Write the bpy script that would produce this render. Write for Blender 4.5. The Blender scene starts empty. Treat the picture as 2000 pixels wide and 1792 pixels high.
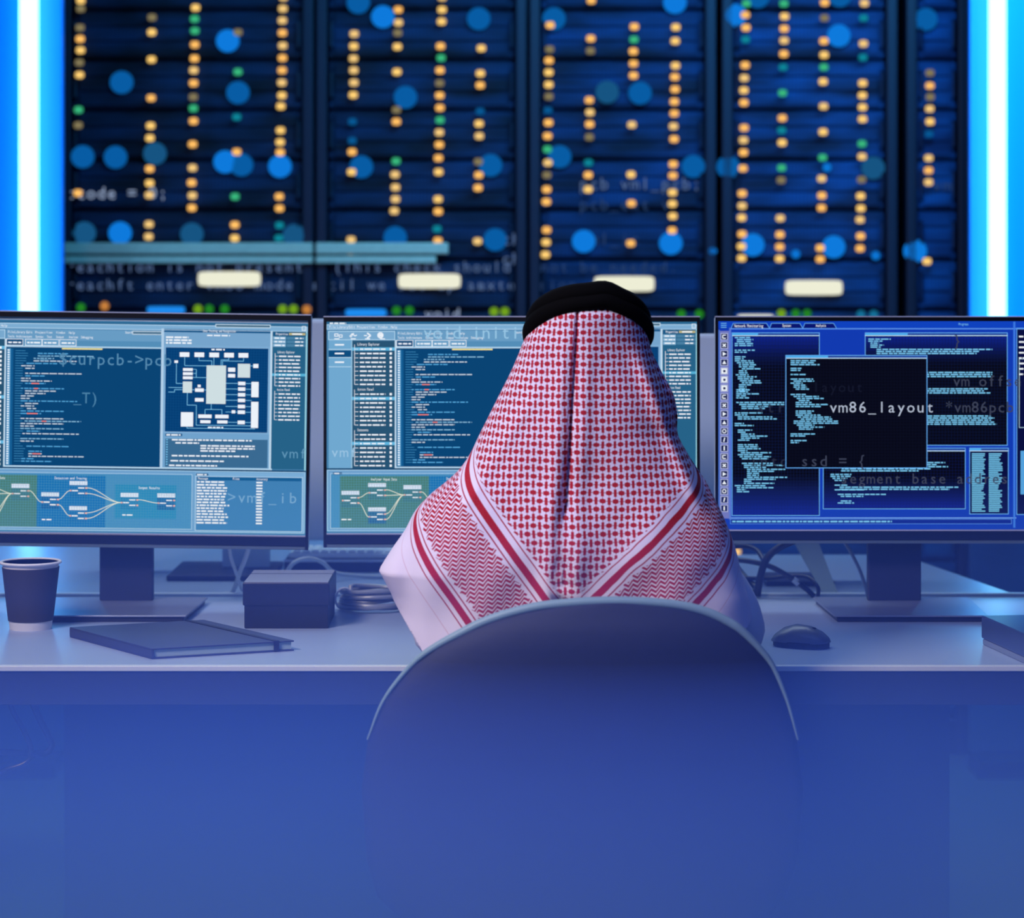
import bpy, bmesh, math, random
from mathutils import Vector, Matrix
random.seed(7)
PI = math.pi
S = bpy.context.scene
COL = S.collection

# ------------------------------------------------------------------ camera, world, lights, exposure
F = 5175.0            # focal length in pixels of the 2000 wide frame
EYE = 1.41
cam_data = bpy.data.cameras.new('camera')
cam = bpy.data.objects.new('camera', cam_data); COL.objects.link(cam)
cam.location = (0, 0, EYE); cam.rotation_euler = (PI/2, 0, 0)
cam_data.sensor_width = 36.0; cam_data.lens = 36.0*F/2000.0
cam_data.shift_y = -396/2000.0
cam_data.clip_end = 60
cam_data.dof.use_dof = True; cam_data.dof.focus_distance = 4.55; cam_data.dof.aperture_fstop = 3.6
S.camera = cam
S.view_settings.view_transform = 'Standard'; S.view_settings.look = 'None'
S.view_settings.exposure = 0.0; S.view_settings.gamma = 1.0; S.view_settings.use_curve_mapping = False
S.cycles.use_denoising = True
S.cycles.volume_bounces = 2; S.cycles.max_bounces = 5; S.cycles.sample_clamp_indirect = 4.0

world = bpy.data.worlds.new('night_room'); S.world = world; world.use_nodes = True
world.node_tree.nodes['Background'].inputs[0].default_value = (0.05, 0.11, 0.32, 1)
world.node_tree.nodes['Background'].inputs[1].default_value = 0.25

def area(name, loc, target, sx, sy, power, color, spread=180):
    l = bpy.data.lights.new(name, 'AREA'); l.shape = 'RECTANGLE'; l.size = sx; l.size_y = sy
    l.energy = power; l.color = color; l.spread = math.radians(spread)
    o = bpy.data.objects.new(name, l); COL.objects.link(o); o.location = loc
    o.rotation_euler = (Vector(target)-Vector(loc)).to_track_quat('-Z', 'Y').to_euler()
    return o
area('ceiling_key_lamp', (-1.7, 2.5, 3.0), (0.1, 4.25, 1.05), 1.1, 0.8, 25, (1.0, 0.88, 0.95), 84)
area('haze_fill_lamp', (0.0, 2.9, 3.05), (0.0, 3.2, 0.6), 3.6, 1.6, 30, (0.14, 0.26, 1.0))  # added blue fill that lights the haze, not a fixture of the room
area('ceiling_desk_lamp', (-0.3, 5.9, 3.05), (-0.2, 5.2, 0.7), 2.6, 0.9, 17, (0.52, 0.70, 1.0), 120)
area('rack_fill_lamp', (0.9, 6.1, 2.95), (0.5, 7.6, 1.5), 2.6, 0.5, 52, (0.05, 0.40, 0.80), 110)  # added fill to brighten the rack fronts, no fixture of the room

# ------------------------------------------------------------------ helpers
def lin(c):
    return tuple(((v/255)/12.92 if v/255 <= .04045 else ((v/255+.055)/1.055)**2.4) for v in c)
def P(x, y, d):
    """point at distance d seen at frame pixel (x, y)"""
    return Vector(((x-1000)*d/F, d, EYE-(y-500)*d/F))
def PX(x, d): return (x-1000)*d/F
def PZ(y, d): return EYE-(y-500)*d/F

MATS = {}
def mat(name, rgb, rough=.5, metal=0.0, spec=.5, noise=0.0, scale=40.0, bump=0.0):
    if name in MATS: return MATS[name]
    m = bpy.data.materials.new(name); m.use_nodes = True
    nt = m.node_tree; b = nt.nodes['Principled BSDF']
    c = lin(rgb)
    b.inputs['Base Color'].default_value = (*c, 1); b.inputs['Roughness'].default_value = rough
    b.inputs['Metallic'].default_value = metal; b.inputs['Specular IOR Level'].default_value = spec
    if noise or bump:
        tc = nt.nodes.new('ShaderNodeTexCoord'); n = nt.nodes.new('ShaderNodeTexNoise')
        n.inputs['Scale'].default_value = scale; n.inputs['Detail'].default_value = 5
        nt.links.new(tc.outputs['Object'], n.inputs['Vector'])
        if noise:
            r = nt.nodes.new('ShaderNodeMix'); r.data_type = 'RGBA'
            r.inputs[6].default_value = (*[v*(1-noise) for v in c], 1)
            r.inputs[7].default_value = (*[min(1, v*(1+noise)) for v in c], 1)
            nt.links.new(n.outputs['Fac'], r.inputs[0]); nt.links.new(r.outputs[2], b.inputs['Base Color'])
        if bump:
            bp = nt.nodes.new('ShaderNodeBump'); bp.inputs['Strength'].default_value = bump
            bp.inputs['Distance'].default_value = .002
            nt.links.new(n.outputs['Fac'], bp.inputs['Height']); nt.links.new(bp.outputs[0], b.inputs['Normal'])
    MATS[name] = m
    return m
def glow(rgb, k=1.0, light=False):
    key = ('glow', tuple(rgb), k, light)
    if key in MATS: return MATS[key]
    m = bpy.data.materials.new('lit_%d_%d_%d' % tuple(int(v) for v in rgb)); m.use_nodes = True
    nt = m.node_tree; nt.nodes.clear()
    e = nt.nodes.new('ShaderNodeEmission'); o = nt.nodes.new('ShaderNodeOutputMaterial')
    e.inputs[0].default_value = (*lin(rgb), 1); e.inputs[1].default_value = k
    nt.links.new(e.outputs[0], o.inputs[0])
    m.cycles.emission_sampling = 'AUTO' if light else 'NONE'
    MATS[key] = m
    return m

def link(name, me, m, parent=None, smooth=False):
    o = bpy.data.objects.new(name, me); COL.objects.link(o)
    for k in (m if isinstance(m, (list, tuple)) else [m]): me.materials.append(k)
    if smooth:
        for p in me.polygons: p.use_smooth = True
    if parent: o.parent = parent
    return o
class MB:
    def __init__(s): s.b = bmesh.new()
    def box(s, x0, x1, y0, y1, z0, z1, bev=0.0, seg=2):
        r = bmesh.ops.create_cube(s.b, size=1.0)
        bmesh.ops.scale(s.b, vec=(x1-x0, y1-y0, z1-z0), verts=r['verts'])
        bmesh.ops.translate(s.b, vec=((x0+x1)/2, (y0+y1)/2, (z0+z1)/2), verts=r['verts'])
        if bev:
            es = list({e for v in r['verts'] for e in v.link_edges})
            bmesh.ops.bevel(s.b, geom=es, offset=bev, segments=seg, profile=.5, affect='EDGES')
        return s
    def tube(s, pts, rad, n=10, closed=False, cap=True):
        pts = [Vector(p) for p in pts]; N = len(pts); rings = []
        up = None
        for i, p in enumerate(pts):
            if closed: t = pts[(i+1) % N]-pts[i-1]
            else: t = pts[min(i+1, N-1)]-pts[max(i-1, 0)]
            t.normalize()
            if up is None: up = t.orthogonal().normalized()
            up = (up-t*up.dot(t))
            up = up.normalized() if up.length > 1e-6 else t.orthogonal().normalized()
            sd = t.cross(up); r = rad[i] if isinstance(rad, (list, tuple)) else rad
            rings.append([s.b.verts.new(p+up*(r*math.cos(2*PI*k/n))+sd*(r*math.sin(2*PI*k/n))) for k in range(n)])
        for i in range(N if closed else N-1):
            a, c = rings[i], rings[(i+1) % N]
            for k in range(n): s.b.faces.new((a[k], a[(k+1) % n], c[(k+1) % n], c[k]))
        if not closed and cap:
            s.b.faces.new(rings[0][::-1]); s.b.faces.new(rings[-1])
        return s
    def lathe(s, prof, n=48, cx=0, cy=0, sx=1, sy=1):
        rings = []
        for r, z in prof:
            rings.append([s.b.verts.new((cx+sx*r*math.cos(2*PI*k/n), cy+sy*r*math.sin(2*PI*k/n), z)) for k in range(n)])
        for a, c in zip(rings, rings[1:]):
            for k in range(n): s.b.faces.new((a[k], a[(k+1) % n], c[(k+1) % n], c[k]))
        if prof[0][0] > 1e-5: s.b.faces.new(rings[0][::-1])
        if prof[-1][0] > 1e-5: s.b.faces.new(rings[-1])
        return s
    def loft(s, rings, closed=True, cap=True):
        R = [[s.b.verts.new(p) for p in r] for r in rings]; n = len(R[0])
        for a, c in zip(R, R[1:]):
            for k in range(n if closed else n-1): s.b.faces.new((a[k], a[(k+1) % n], c[(k+1) % n], c[k]))
        if cap and closed:
            s.b.faces.new(R[0][::-1]); s.b.faces.new(R[-1])
        return s
    def prism(s, poly, z0, z1, axis='z', bev=0.0):
        f = {'z': lambda a, b, c: (a, b, c), 'y': lambda a, b, c: (a, c, b), 'x': lambda a, b, c: (c, a, b)}[axis]
        lo = [s.b.verts.new(f(a, b, z0)) for a, b in poly]; hi = [s.b.verts.new(f(a, b, z1)) for a, b in poly]
        n = len(poly); fs = [s.b.faces.new(lo[::-1]), s.b.faces.new(hi)]
        for k in range(n): fs.append(s.b.faces.new((lo[k], lo[(k+1) % n], hi[(k+1) % n], hi[k])))
        if bev:
            es = list({e for q in fs for e in q.edges})
            bmesh.ops.bevel(s.b, geom=es, offset=bev, segments=2, profile=.5, affect='EDGES')
        return s
    def build(s, name, m, parent=None, smooth=False, loc=None):
        bmesh.ops.recalc_face_normals(s.b, faces=s.b.faces[:])
        me = bpy.data.meshes.new(name); s.b.to_mesh(me); s.b.free()
        if loc is not None: me.transform(Matrix.Translation(-Vector(loc)))
        o = link(name, me, m, parent, smooth)
        if loc is not None: o.location = loc
        if smooth:
            md = o.modifiers.new('edges', 'EDGE_SPLIT'); md.split_angle = math.radians(40)
        return o
def tag(o, label=None, cat=None, group=None, kind=None):
    if label: o['label'] = label
    if cat: o['category'] = cat
    if group: o['group'] = group
    if kind: o['kind'] = kind
    return o
def thing(name, loc, label, cat, group=None):
    o = bpy.data.objects.new(name, None); COL.objects.link(o); o.location = loc; o.empty_display_size = .05
    return tag(o, label, cat, group)
def struct(name, mb, m):
    return tag(mb.build(name, m), kind='structure')
def spline(pts, n=10):
    """Catmull-Rom through the points"""
    pts = [Vector(p) for p in pts]; out = []
    q = [pts[0]*2-pts[1]]+pts+[pts[-1]*2-pts[-2]]
    for i in range(1, len(q)-2):
        for k in range(n):
            t = k/n; a, b, c, d = q[i-1], q[i], q[i+1], q[i+2]
            out.append(.5*((2*b)+(c-a)*t+(2*a-5*b+4*c-d)*t*t+(3*b-a-3*c+d)*t**3))
    out.append(pts[-1]); return out

# glyphs of the built-in font, laid out one by one at an even pitch
GLY = {}
def glyph(ch):
    if ch not in GLY:
        cu = bpy.data.curves.new('glyph', 'FONT'); cu.body = ch; cu.resolution_u = 2; cu.align_x = 'CENTER'
        o = bpy.data.objects.new('glyph', cu); COL.objects.link(o)
        dg = bpy.context.evaluated_depsgraph_get(); me = bpy.data.meshes.new_from_object(o.evaluated_get(dg))
        GLY[ch] = ([(v.co.x, v.co.y) for v in me.vertices], [tuple(p.vertices) for p in me.polygons],
                   max([v.co.x for v in me.vertices], default=0)-min([v.co.x for v in me.vertices], default=0))
        bpy.data.objects.remove(o); bpy.data.curves.remove(cu); bpy.data.meshes.remove(me)
    return GLY[ch]

# ------------------------------------------------------------------ common materials
M = dict(
    wall=mat('dark_blue_wall', (14, 26, 54), .8, noise=.15, scale=3),
    floor=mat('blue_grey_floor', (60, 74, 104), .35, noise=.12, scale=6),
    ceil=mat('dark_ceiling', (30, 40, 64), .9),
    desk=mat('pale_laminate', (158, 176, 208), .32, noise=.04, scale=14),
    deskedge=mat('pale_edge_band', (204, 214, 234), .4),
    dark=mat('dark_navy_board', (26, 32, 56), .55, noise=.08),
    bezel=mat('black_bezel', (10, 13, 24), .35),
    chin=mat('navy_chin', (20, 26, 48), .3),
    alu=mat('grey_aluminium', (118, 138, 150), .38, metal=.6),
    edge=mat('silver_edge', (205, 210, 226), .3, metal=.3),
    stand=mat('charcoal_stand', (30, 33, 50), .4),
    basem=mat('graphite_base', (128, 138, 164), .3, metal=.3),
    greyshell=mat('grey_shell', (186, 202, 214), .5),
    rack=mat('rack_steel', (6, 18, 46), .5, metal=.2),
    unit=mat('server_front', (16, 34, 72), .45, noise=.45, scale=9),
    rail=mat('pale_rail', (206, 190, 168), .5, noise=.15, scale=60),
    blackcable=mat('black_cable', (16, 17, 26), .4),
    whitecable=mat('white_cable', (196, 202, 214), .45),
    greycable=mat('grey_cable', (120, 128, 142), .35),
)

# ------------------------------------------------------------------ the room
X0, X1, Y0, Y1, H = -3.0, 3.0, -1.2, 8.6, 3.2
struct('floor', MB().box(X0, X1, Y0, Y1, -.1, 0), M['floor'])
struct('ceiling', MB().box(X0, X1, Y0, Y1, H, H+.1), M['ceil'])
struct('wall_back', MB().box(X0, X1, Y1, Y1+.1, 0, H), M['wall'])
struct('wall_front', MB().box(X0, X1, Y0-.1, Y0, 0, H), M['wall'])
struct('wall_left', MB().box(X0-.1, X0, Y0, Y1, 0, H), M['wall'])
struct('wall_right', MB().box(X1, X1+.1, Y0, Y1, 0, H), M['wall'])

# ------------------------------------------------------------------ server racks with their lamps
RD = 7.5
AM, GR, TE, DM, BL = (252, 190, 96), (60, 190, 130), (16, 140, 160), (140, 128, 92), (10, 96, 160)
def led_mesh(name, rx, rz, depth=.006, n=16, sq=2.6):
    b = bmesh.new(); prev = None
    ring0 = []; ring1 = []
    for k in range(n):
        a = 2*PI*k/n; c, s_ = math.cos(a), math.sin(a)
        px = rx*math.copysign(abs(c)**(2/sq), c); pz = rz*math.copysign(abs(s_)**(2/sq), s_)
        ring0.append(b.verts.new((px, 0, pz))); ring1.append(b.verts.new((px*.8, -depth, pz*.8)))
    for k in range(n): b.faces.new((ring0[k], ring0[(k+1) % n], ring1[(k+1) % n], ring1[k]))
    b.faces.new(ring1); b.faces.new(ring0[::-1])
    bmesh.ops.recalc_face_normals(b, faces=b.faces[:])
    me = bpy.data.meshes.new(name); b.to_mesh(me); b.free(); return me
LEDM = {}
def led(kind, rgb, k, rx, rz, sq):
    key = (kind, rgb, k, rx, rz)
    if key not in LEDM:
        me = led_mesh(kind, rx, rz, sq=sq); me.materials.append(glow(rgb, k)); LEDM[key] = me
    return LEDM[key]
COLS = {
 160: [2, '18d', '55d', 77, 99, '123d', 147, '215g', '245d', 377, 482],
 300: ['35d', 64, 117, 192, 246, 270, 330, 358, 381, 438, 462, 486],
 383: [16, '38g', '61g', 88, 115, 138, 163, '190d', '212g', 237, 282, 328, 357, 382, 406],
 468: ['64d', '141g', '229t', 297, '384g', 439, 465, 487],
 554: [-4, 18, 41, 65, 90, 114, 138, 162, 187, 208, 255, 278, 298, 384, 407, '440t', '465t'],
 694: [67, 91, 115, 138, 162, 186, '238b', '275b', 297, 336, 468, 490],
 779: [20, 45, '65d', 92, 141, '215d', 238, '315g', 341, 366, 389, 412],
 863: [-4, 20, 43, 91, '114g', 138, '163d', 187, 211, '235g', 259, 283, 309, 336, 389, 413, '447t', 470],
 941: [95, 144, 167, '218b', 242, 266, '316d', 342, 367, 471],
 1075: [50, '97d', 119, 142, 166, '189d', '216b', 240, 266, '292g', 318, '342d', 370, 394, 449, 473, 497],
 1155: [2, 76, '100d', 196, 220, 243, '268d', '318t', 342, 370],
 1239: [53, '78g', 101, 125, 148, 244, 341, 397, 475],
 1320: [54, 81, 129, 151, 175, 199, 222, 247, 272, 321, 343, 376, 398, 422, 450],
 1456: ['8g', 30, 55, '78t', 128, 153, 177, 201, 250, 274, 298, 329, 378, 402, 425, 457, 481, 504, 1076],
 1531: ['8g', 33, 57, 80, 106, '132t', '182g', 231, '255t', 279, '328g', '352d', 426, 458, 482, 505],
 1610: [6, '36d', 81, 108, '132g', 160, 208, 258, '308g', 349, 382, 406, 484, 506],
 1687: [7, '36t', 86, '113t', 163, 187, 210, 233, '281g', 306, '351d', 383, 407, 429, 461, 485],
 1818: ['143d', 168, '190d', 213, 238, '262b', 309, 333, 356, 510],
}
DISCS = [(445,80,3),(238,161,2),(465,181,2),(162,306,2),(226,307,2),(303,300,1),(440,316,3),(472,322,2),(547,325,3),(165,455,1),
 (235,455,3),(375,457,1),(575,460,1),(700,5,2),(748,33,3),(935,37,2),(1082,37,2),(792,190,2),(706,326,2),(958,323,2),(772,464,2),
 (967,468,2),(1186,180,1),(1250,182,2),(1093,306,2),(1140,471,3),(1310,475,3),(1318,5,3),(1435,30,3),(1638,70,3),(1808,38,2),
 (1354,325,2),(1422,326,2),(1705,328,1),(1470,478,3),(1628,482,3),(1787,490,3),(1480,-6,2),(1640,-8,2)]
SMALL = [(1391,490),(1554,496),(1710,499),(1615,327)]
DC = {1: (22, 84, 130), 2: (8, 92, 164), 3: (14, 122, 220)}
GREENS = [(160,600,'g'),(206,597,'o'),(388,603,'y'),(410,603,'g'),(440,603,'g'),(553,603,'y'),(574,603,'y'),(600,604,'o'),(775,606,'g'),(800,606,'g'),
 (965,608,'y'),(986,608,'y'),(1330,613,'g'),(1365,613,'g'),(1525,612,'y'),(1553,612,'g'),(1575,612,'g'),(1680,614,'c'),(1705,614,'c')]
BARS = [(387,510,530,559,'w'),(778,900,534,563,'w'),(1160,1278,539,569,'w'),(1533,1645,547,576,'w'),(288,362,598,612,'b'),(675,755,603,618,'b'),(1440,1510,614,628,'w')]
STRINGS = [  # floating overlay code, added as glowing letters on the rack fronts: x, y, pitch, height, text, level
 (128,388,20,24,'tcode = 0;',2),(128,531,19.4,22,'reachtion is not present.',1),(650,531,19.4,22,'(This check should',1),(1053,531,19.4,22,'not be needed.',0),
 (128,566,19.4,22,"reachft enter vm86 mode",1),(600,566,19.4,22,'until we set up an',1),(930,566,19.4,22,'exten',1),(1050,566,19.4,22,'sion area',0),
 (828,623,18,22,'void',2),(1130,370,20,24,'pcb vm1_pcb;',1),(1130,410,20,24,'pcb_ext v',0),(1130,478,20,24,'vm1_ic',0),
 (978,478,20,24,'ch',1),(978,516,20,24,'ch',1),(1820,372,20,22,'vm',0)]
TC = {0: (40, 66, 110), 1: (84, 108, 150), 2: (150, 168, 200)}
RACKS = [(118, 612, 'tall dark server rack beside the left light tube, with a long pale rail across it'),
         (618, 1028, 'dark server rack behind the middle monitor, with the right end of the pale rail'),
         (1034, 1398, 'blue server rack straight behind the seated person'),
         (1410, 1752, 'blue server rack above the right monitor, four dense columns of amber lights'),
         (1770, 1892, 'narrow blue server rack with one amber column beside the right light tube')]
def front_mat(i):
    """perforated steel fronts in streaky dark blue, bluish light painted in brighter on the right racks"""
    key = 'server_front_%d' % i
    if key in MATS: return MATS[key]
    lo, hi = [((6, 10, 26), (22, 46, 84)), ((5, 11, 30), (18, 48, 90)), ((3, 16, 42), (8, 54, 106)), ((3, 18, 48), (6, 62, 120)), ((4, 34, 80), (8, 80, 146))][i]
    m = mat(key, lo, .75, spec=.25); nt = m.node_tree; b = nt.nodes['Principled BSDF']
    tc = nt.nodes.new('ShaderNodeTexCoord'); mp = nt.nodes.new('ShaderNodeMapping'); mp.inputs['Scale'].default_value = (1.6, 1, 7)
    nz = nt.nodes.new('ShaderNodeTexNoise'); nz.inputs['Scale'].default_value = 2.2; nz.inputs['Detail'].default_value = 4
    wv = nt.nodes.new('ShaderNodeTexWave'); wv.inputs['Scale'].default_value = 30; wv.bands_direction = 'X'
    mx = nt.nodes.new('ShaderNodeMix'); mx.data_type = 'RGBA'; mx.inputs[6].default_value = (*lin(lo), 1); mx.inputs[7].default_value = (*lin(hi), 1)
    ml = nt.nodes.new('ShaderNodeMath'); ml.operation = 'MULTIPLY'; ad = nt.nodes.new('ShaderNodeMath'); ad.operation = 'MULTIPLY_ADD'; ad.inputs[1].default_value = .45; ad.inputs[2].default_value = .55
    rp = nt.nodes.new('ShaderNodeMapRange'); rp.inputs[1].default_value = .34; rp.inputs[2].default_value = .66
    L = nt.links.new
    L(tc.outputs['Object'], mp.inputs[0]); L(mp.outputs[0], nz.inputs['Vector']); L(tc.outputs['Object'], wv.inputs['Vector'])
    L(nz.outputs['Fac'], rp.inputs[0]); L(wv.outputs['Fac'], ad.inputs[0]); L(rp.outputs[0], ml.inputs[0]); L(ad.outputs[0], ml.inputs[1])
    L(ml.outputs[0], mx.inputs[0]); L(mx.outputs[2], b.inputs['Base Color'])
    return m
UNIT_H = .142; UNIT_0 = .12; NU = 15
def text_mesh(name, items, m, parent, y, per=1.0):
    """items: (x, z, pitch, height, string) in metres, standing in the plane y"""
    b = bmesh.new()
    for x, z, pitch, h, s_ in items:
        for i, ch in enumerate(s_):
            if ch == ' ': continue
            vs, fs, w = glyph(ch); k = h/.72; sx = min(k, pitch*.86/max(w, .05))
            V = [b.verts.new((x+(i+.5)*pitch+vx*sx, y, z+vy*k)) for vx, vy in vs]
            for f in fs:
                try: b.faces.new([V[j] for j in f])
                except ValueError: pass
    for f in b.faces:
        f.normal_update()
        if f.normal.y > 0: f.normal_flip()
    me = bpy.data.meshes.new(name); b.to_mesh(me); b.free()
    return link(name, me, m, parent)
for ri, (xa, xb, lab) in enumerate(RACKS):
    A, B = PX(xa, RD), PX(xb, RD); cx = (A+B)/2
    root = thing('server_rack', (cx, RD+.4, 0), lab, 'server rack', 'server racks along the back wall')
    A -= cx; B -= cx; y0 = -.4
    f = MB(); T = UNIT_0+NU*UNIT_H+.06
    f.box(A, A+.03, y0-.01, y0+.8, 0, T, .004).box(B-.03, B, y0-.01, y0+.8, 0, T, .004)
    f.box(A+.03, B-.03, y0-.008, y0+.8, T-.04, T).box(A+.03, B-.03, y0-.008, y0+.8, 0, .1).box(A+.03, B-.03, y0+.74, y0+.78, .1, T-.04)
    f.build('frame', M['rack'], root)
    units = []
    for u in range(NU):
        z0 = UNIT_0+u*UNIT_H; m_ = MB()
        m_.box(A+.034, B-.034, y0+.012, y0+.7, z0+.004, z0+UNIT_H-.004, .003, 1)
        for k in range(3):   # bays and the grooves between them
            zz = z0+.012+k*.042
            m_.box(A+.05, B-.05, y0+.007, y0+.013, zz, zz+.037, .002, 1)
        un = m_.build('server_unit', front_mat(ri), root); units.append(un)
        for hx in (A+.042, B-.042):
            hb = MB(); hb.tube([(hx, y0+.012, z0+.03), (hx, y0-.006, z0+.036), (hx, y0-.006, z0+.106), (hx, y0+.012, z0+.112)], .004, 6)
            hb.build('handle', M['rack'], un)
    def unit_at(z): return units[max(0, min(NU-1, int((z-UNIT_0)/UNIT_H)))]
    def put(name, me, x, y, fwd):
        if not (xa <= x < xb + 14): return
        p = P(x, y, RD); o = bpy.data.objects.new(name, me); COL.objects.link(o)
        o.parent = unit_at(p.z); o.location = (p.x-cx, y0-.004-fwd, p.z)
    for cx_, ys in COLS.items():
        for v in ys:
            s_ = str(v); c = s_[-1] if s_[-1].isalpha() else 'a'; yv = float(s_.rstrip('gdtb'))
            x = cx_-.018*yv + random.uniform(-1, 1)
            rgb, k = {'a': (random.choice([(252, 188, 98), (246, 200, 112), (248, 184, 96), (232, 192, 120)]), 1.12), 'g': (GR, .9), 't': (TE, .85), 'd': (DM, .85), 'b': (BL, .8)}[c]
            put('indicator_light', led('indicator_light', rgb, k, .0122, .0098, 3.0), x, yv, .012)
    for x, y, lv in DISCS: put('status_lamp', led('status_lamp', DC[lv], 1.0, .0335, .0325, 2.0), x, y, 0)
    for x, y in SMALL: put('status_lamp', led('status_lamp', DC[3], .9, .0125, .0125, 2.0), x, y, 0)
    for x, y, c in GREENS:
        rgb = {'g': (34, 128, 36), 'y': (112, 160, 30), 'o': (196, 126, 60), 'c': (20, 110, 150)}[c]
        put('indicator_light', led('indicator_light', rgb, 1.0, .0125, .0125, 2.0), x, y, .012)
    for a, b_, c, d, kd in BARS:
        w, h = (b_-a)*RD/F/2, (d-c)*RD/F/2
        put('light_bar', led('light_bar', (238, 238, 214) if kd == 'w' else (30, 140, 240), 1.0, w, h, 7.0), (a+b_)/2, (c+d)/2, .004)
    if ri < 2:
        xa2, xb2 = (PX(128, RD), PX(612, RD)) if ri == 0 else (PX(618, RD), PX(876, RD))
        r_ = MB(); r_.box(xa2-cx, xb2-cx, y0-.03, y0-.012, PZ(496, RD), PZ(474, RD), .004)
        xe = xb2 if ri == 0 else PX(852, RD)
        r_.box(xa2-cx, xe-cx, y0-.026, y0-.012, PZ(514, RD), PZ(500, RD), .003).build('rail', M['rail'], root)
    for lv in (0, 1, 2):
        for x, y, pt, h, s_, l in STRINGS:
            if l == lv and xa <= x < xb: text_mesh('overlay_lettering', [(PX(x, RD)-cx, PZ(y, RD), pt*RD/F, h*RD/F, s_)], glow(TC[lv]), root, y0-.001)

# ------------------------------------------------------------------ vertical light tubes on blue backings
TD = 7.2
mblue = mat('blue_acrylic', (0, 150, 255), .45)
def light_tube(px0, px1, pa, pb, label):
    xa, xb = PX(px0, TD), PX(px1, TD); cx = (xa+xb)/2
    root = thing('light_tube', (cx, TD, 0), label, 'tube light', 'vertical tube lights beside the racks')
    r = (xb-xa)/2
    MB().lathe([(r, .78), (r, 2.72)], 24).build('tube', glow((100, 190, 255), 8.0, True), root, True)
    c = MB(); c.lathe([(r*1.2, .72), (r*1.2, .78)], 24); c.lathe([(r*1.2, 2.72), (r*1.2, 2.8)], 24); c.build('end_cap', M['edge'], root, True)
    MB().box(PX(pa, TD)-cx, PX(pb, TD)-cx, .07, .10, .70, 2.85, .004).build('backing_panel', mblue, root)
    MB().box(PX(pa, TD)-cx, PX(pb, TD)-cx, .07, .10, .05, .698, .004).build('lower_panel', mat('dim_painted_panel', (6, 52, 104), .6), root)  # backing below the tube, painted darker for the weaker light there
    MB().box(-.012, .012, r*.7, .071, .9, .94).box(-.012, .012, r*.7, .071, 2.4, 2.44).build('bracket', M['edge'], root)
    e = MB(); e.box(PX(pa, TD)-cx, PX(pb, TD)-cx, -.06, .10, 0, .049, .004); e.build('foot', M['rack'], root)
light_tube(38, 75, -70, 114, 'tall white tube light on a blue backing at the left side')
light_tube(1931, 1965, 1903, 2070, 'tall white tube light on a blue backing at the right side')

# ------------------------------------------------------------------ desks
DZ = .74
desk = thing('desk', (0, 4.8, 0), 'long pale grey workbench the person sits at, dark boards below', 'desk')
def dk(mb, name, m, **k): return mb.build(name, m, desk, loc=None, **k)
OY = 4.8
MB().box(-1.5, 1.5, 4.346-OY, 5.215-OY, DZ-.022, DZ, .0015).build('worktop', M['desk'], desk)
MB().box(-1.5, 1.5, 4.332-OY, 4.3455-OY, DZ-.0085, DZ, .001).build('edge_band', M['deskedge'], desk)
MB().box(-1.5, 1.5, 5.218-OY, 5.238-OY, DZ-.02, DZ+.006, .002).build('gutter_rail', M['deskedge'], desk)
MB().box(-1.5, 1.5, 4.335-OY, 4.3455-OY, DZ-.064, DZ-.009, .001).build('apron', M['dark'], desk)
MB().box(PX(122, 5.0), PX(1858, 5.0), 5.02-OY, 5.04-OY, .12, DZ-.023).build('modesty_panel', M['dark'], desk)
for x in (-1.44, 1.44): MB().box(x-.03, x+.03, 4.45-OY, 5.15-OY, 0, DZ-.0225, .004).build('leg', M['dark'], desk)
d2 = thing('desk', (-.65, 5.75, 0), 'pale desk facing away behind the left and middle monitors', 'desk')
MB().box(-.85, .9, 5.245-5.75, 6.3-5.75, DZ-.024, DZ, .002).build('worktop', M['desk'], d2)
for x in (-.8, .85): MB().box(x-.03, x+.03, -.35, .4, 0, DZ-.0245).build('leg', M['dark'], d2)
d3 = thing('desk', (.6, 5.6, 0), 'pale desk with a slanting end behind the right monitor, lit blue', 'desk')
MB().prism([(-.34, -.355), (.40, -.355), (.274, .35), (-.34, .35)], DZ-.024, DZ, 'z', .002).build('worktop', M['desk'], d3)
for x in (-.3, .2): MB().box(x-.03, x+.03, -.2, .25, 0, DZ-.0245).build('leg', M['dark'], d3)

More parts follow.
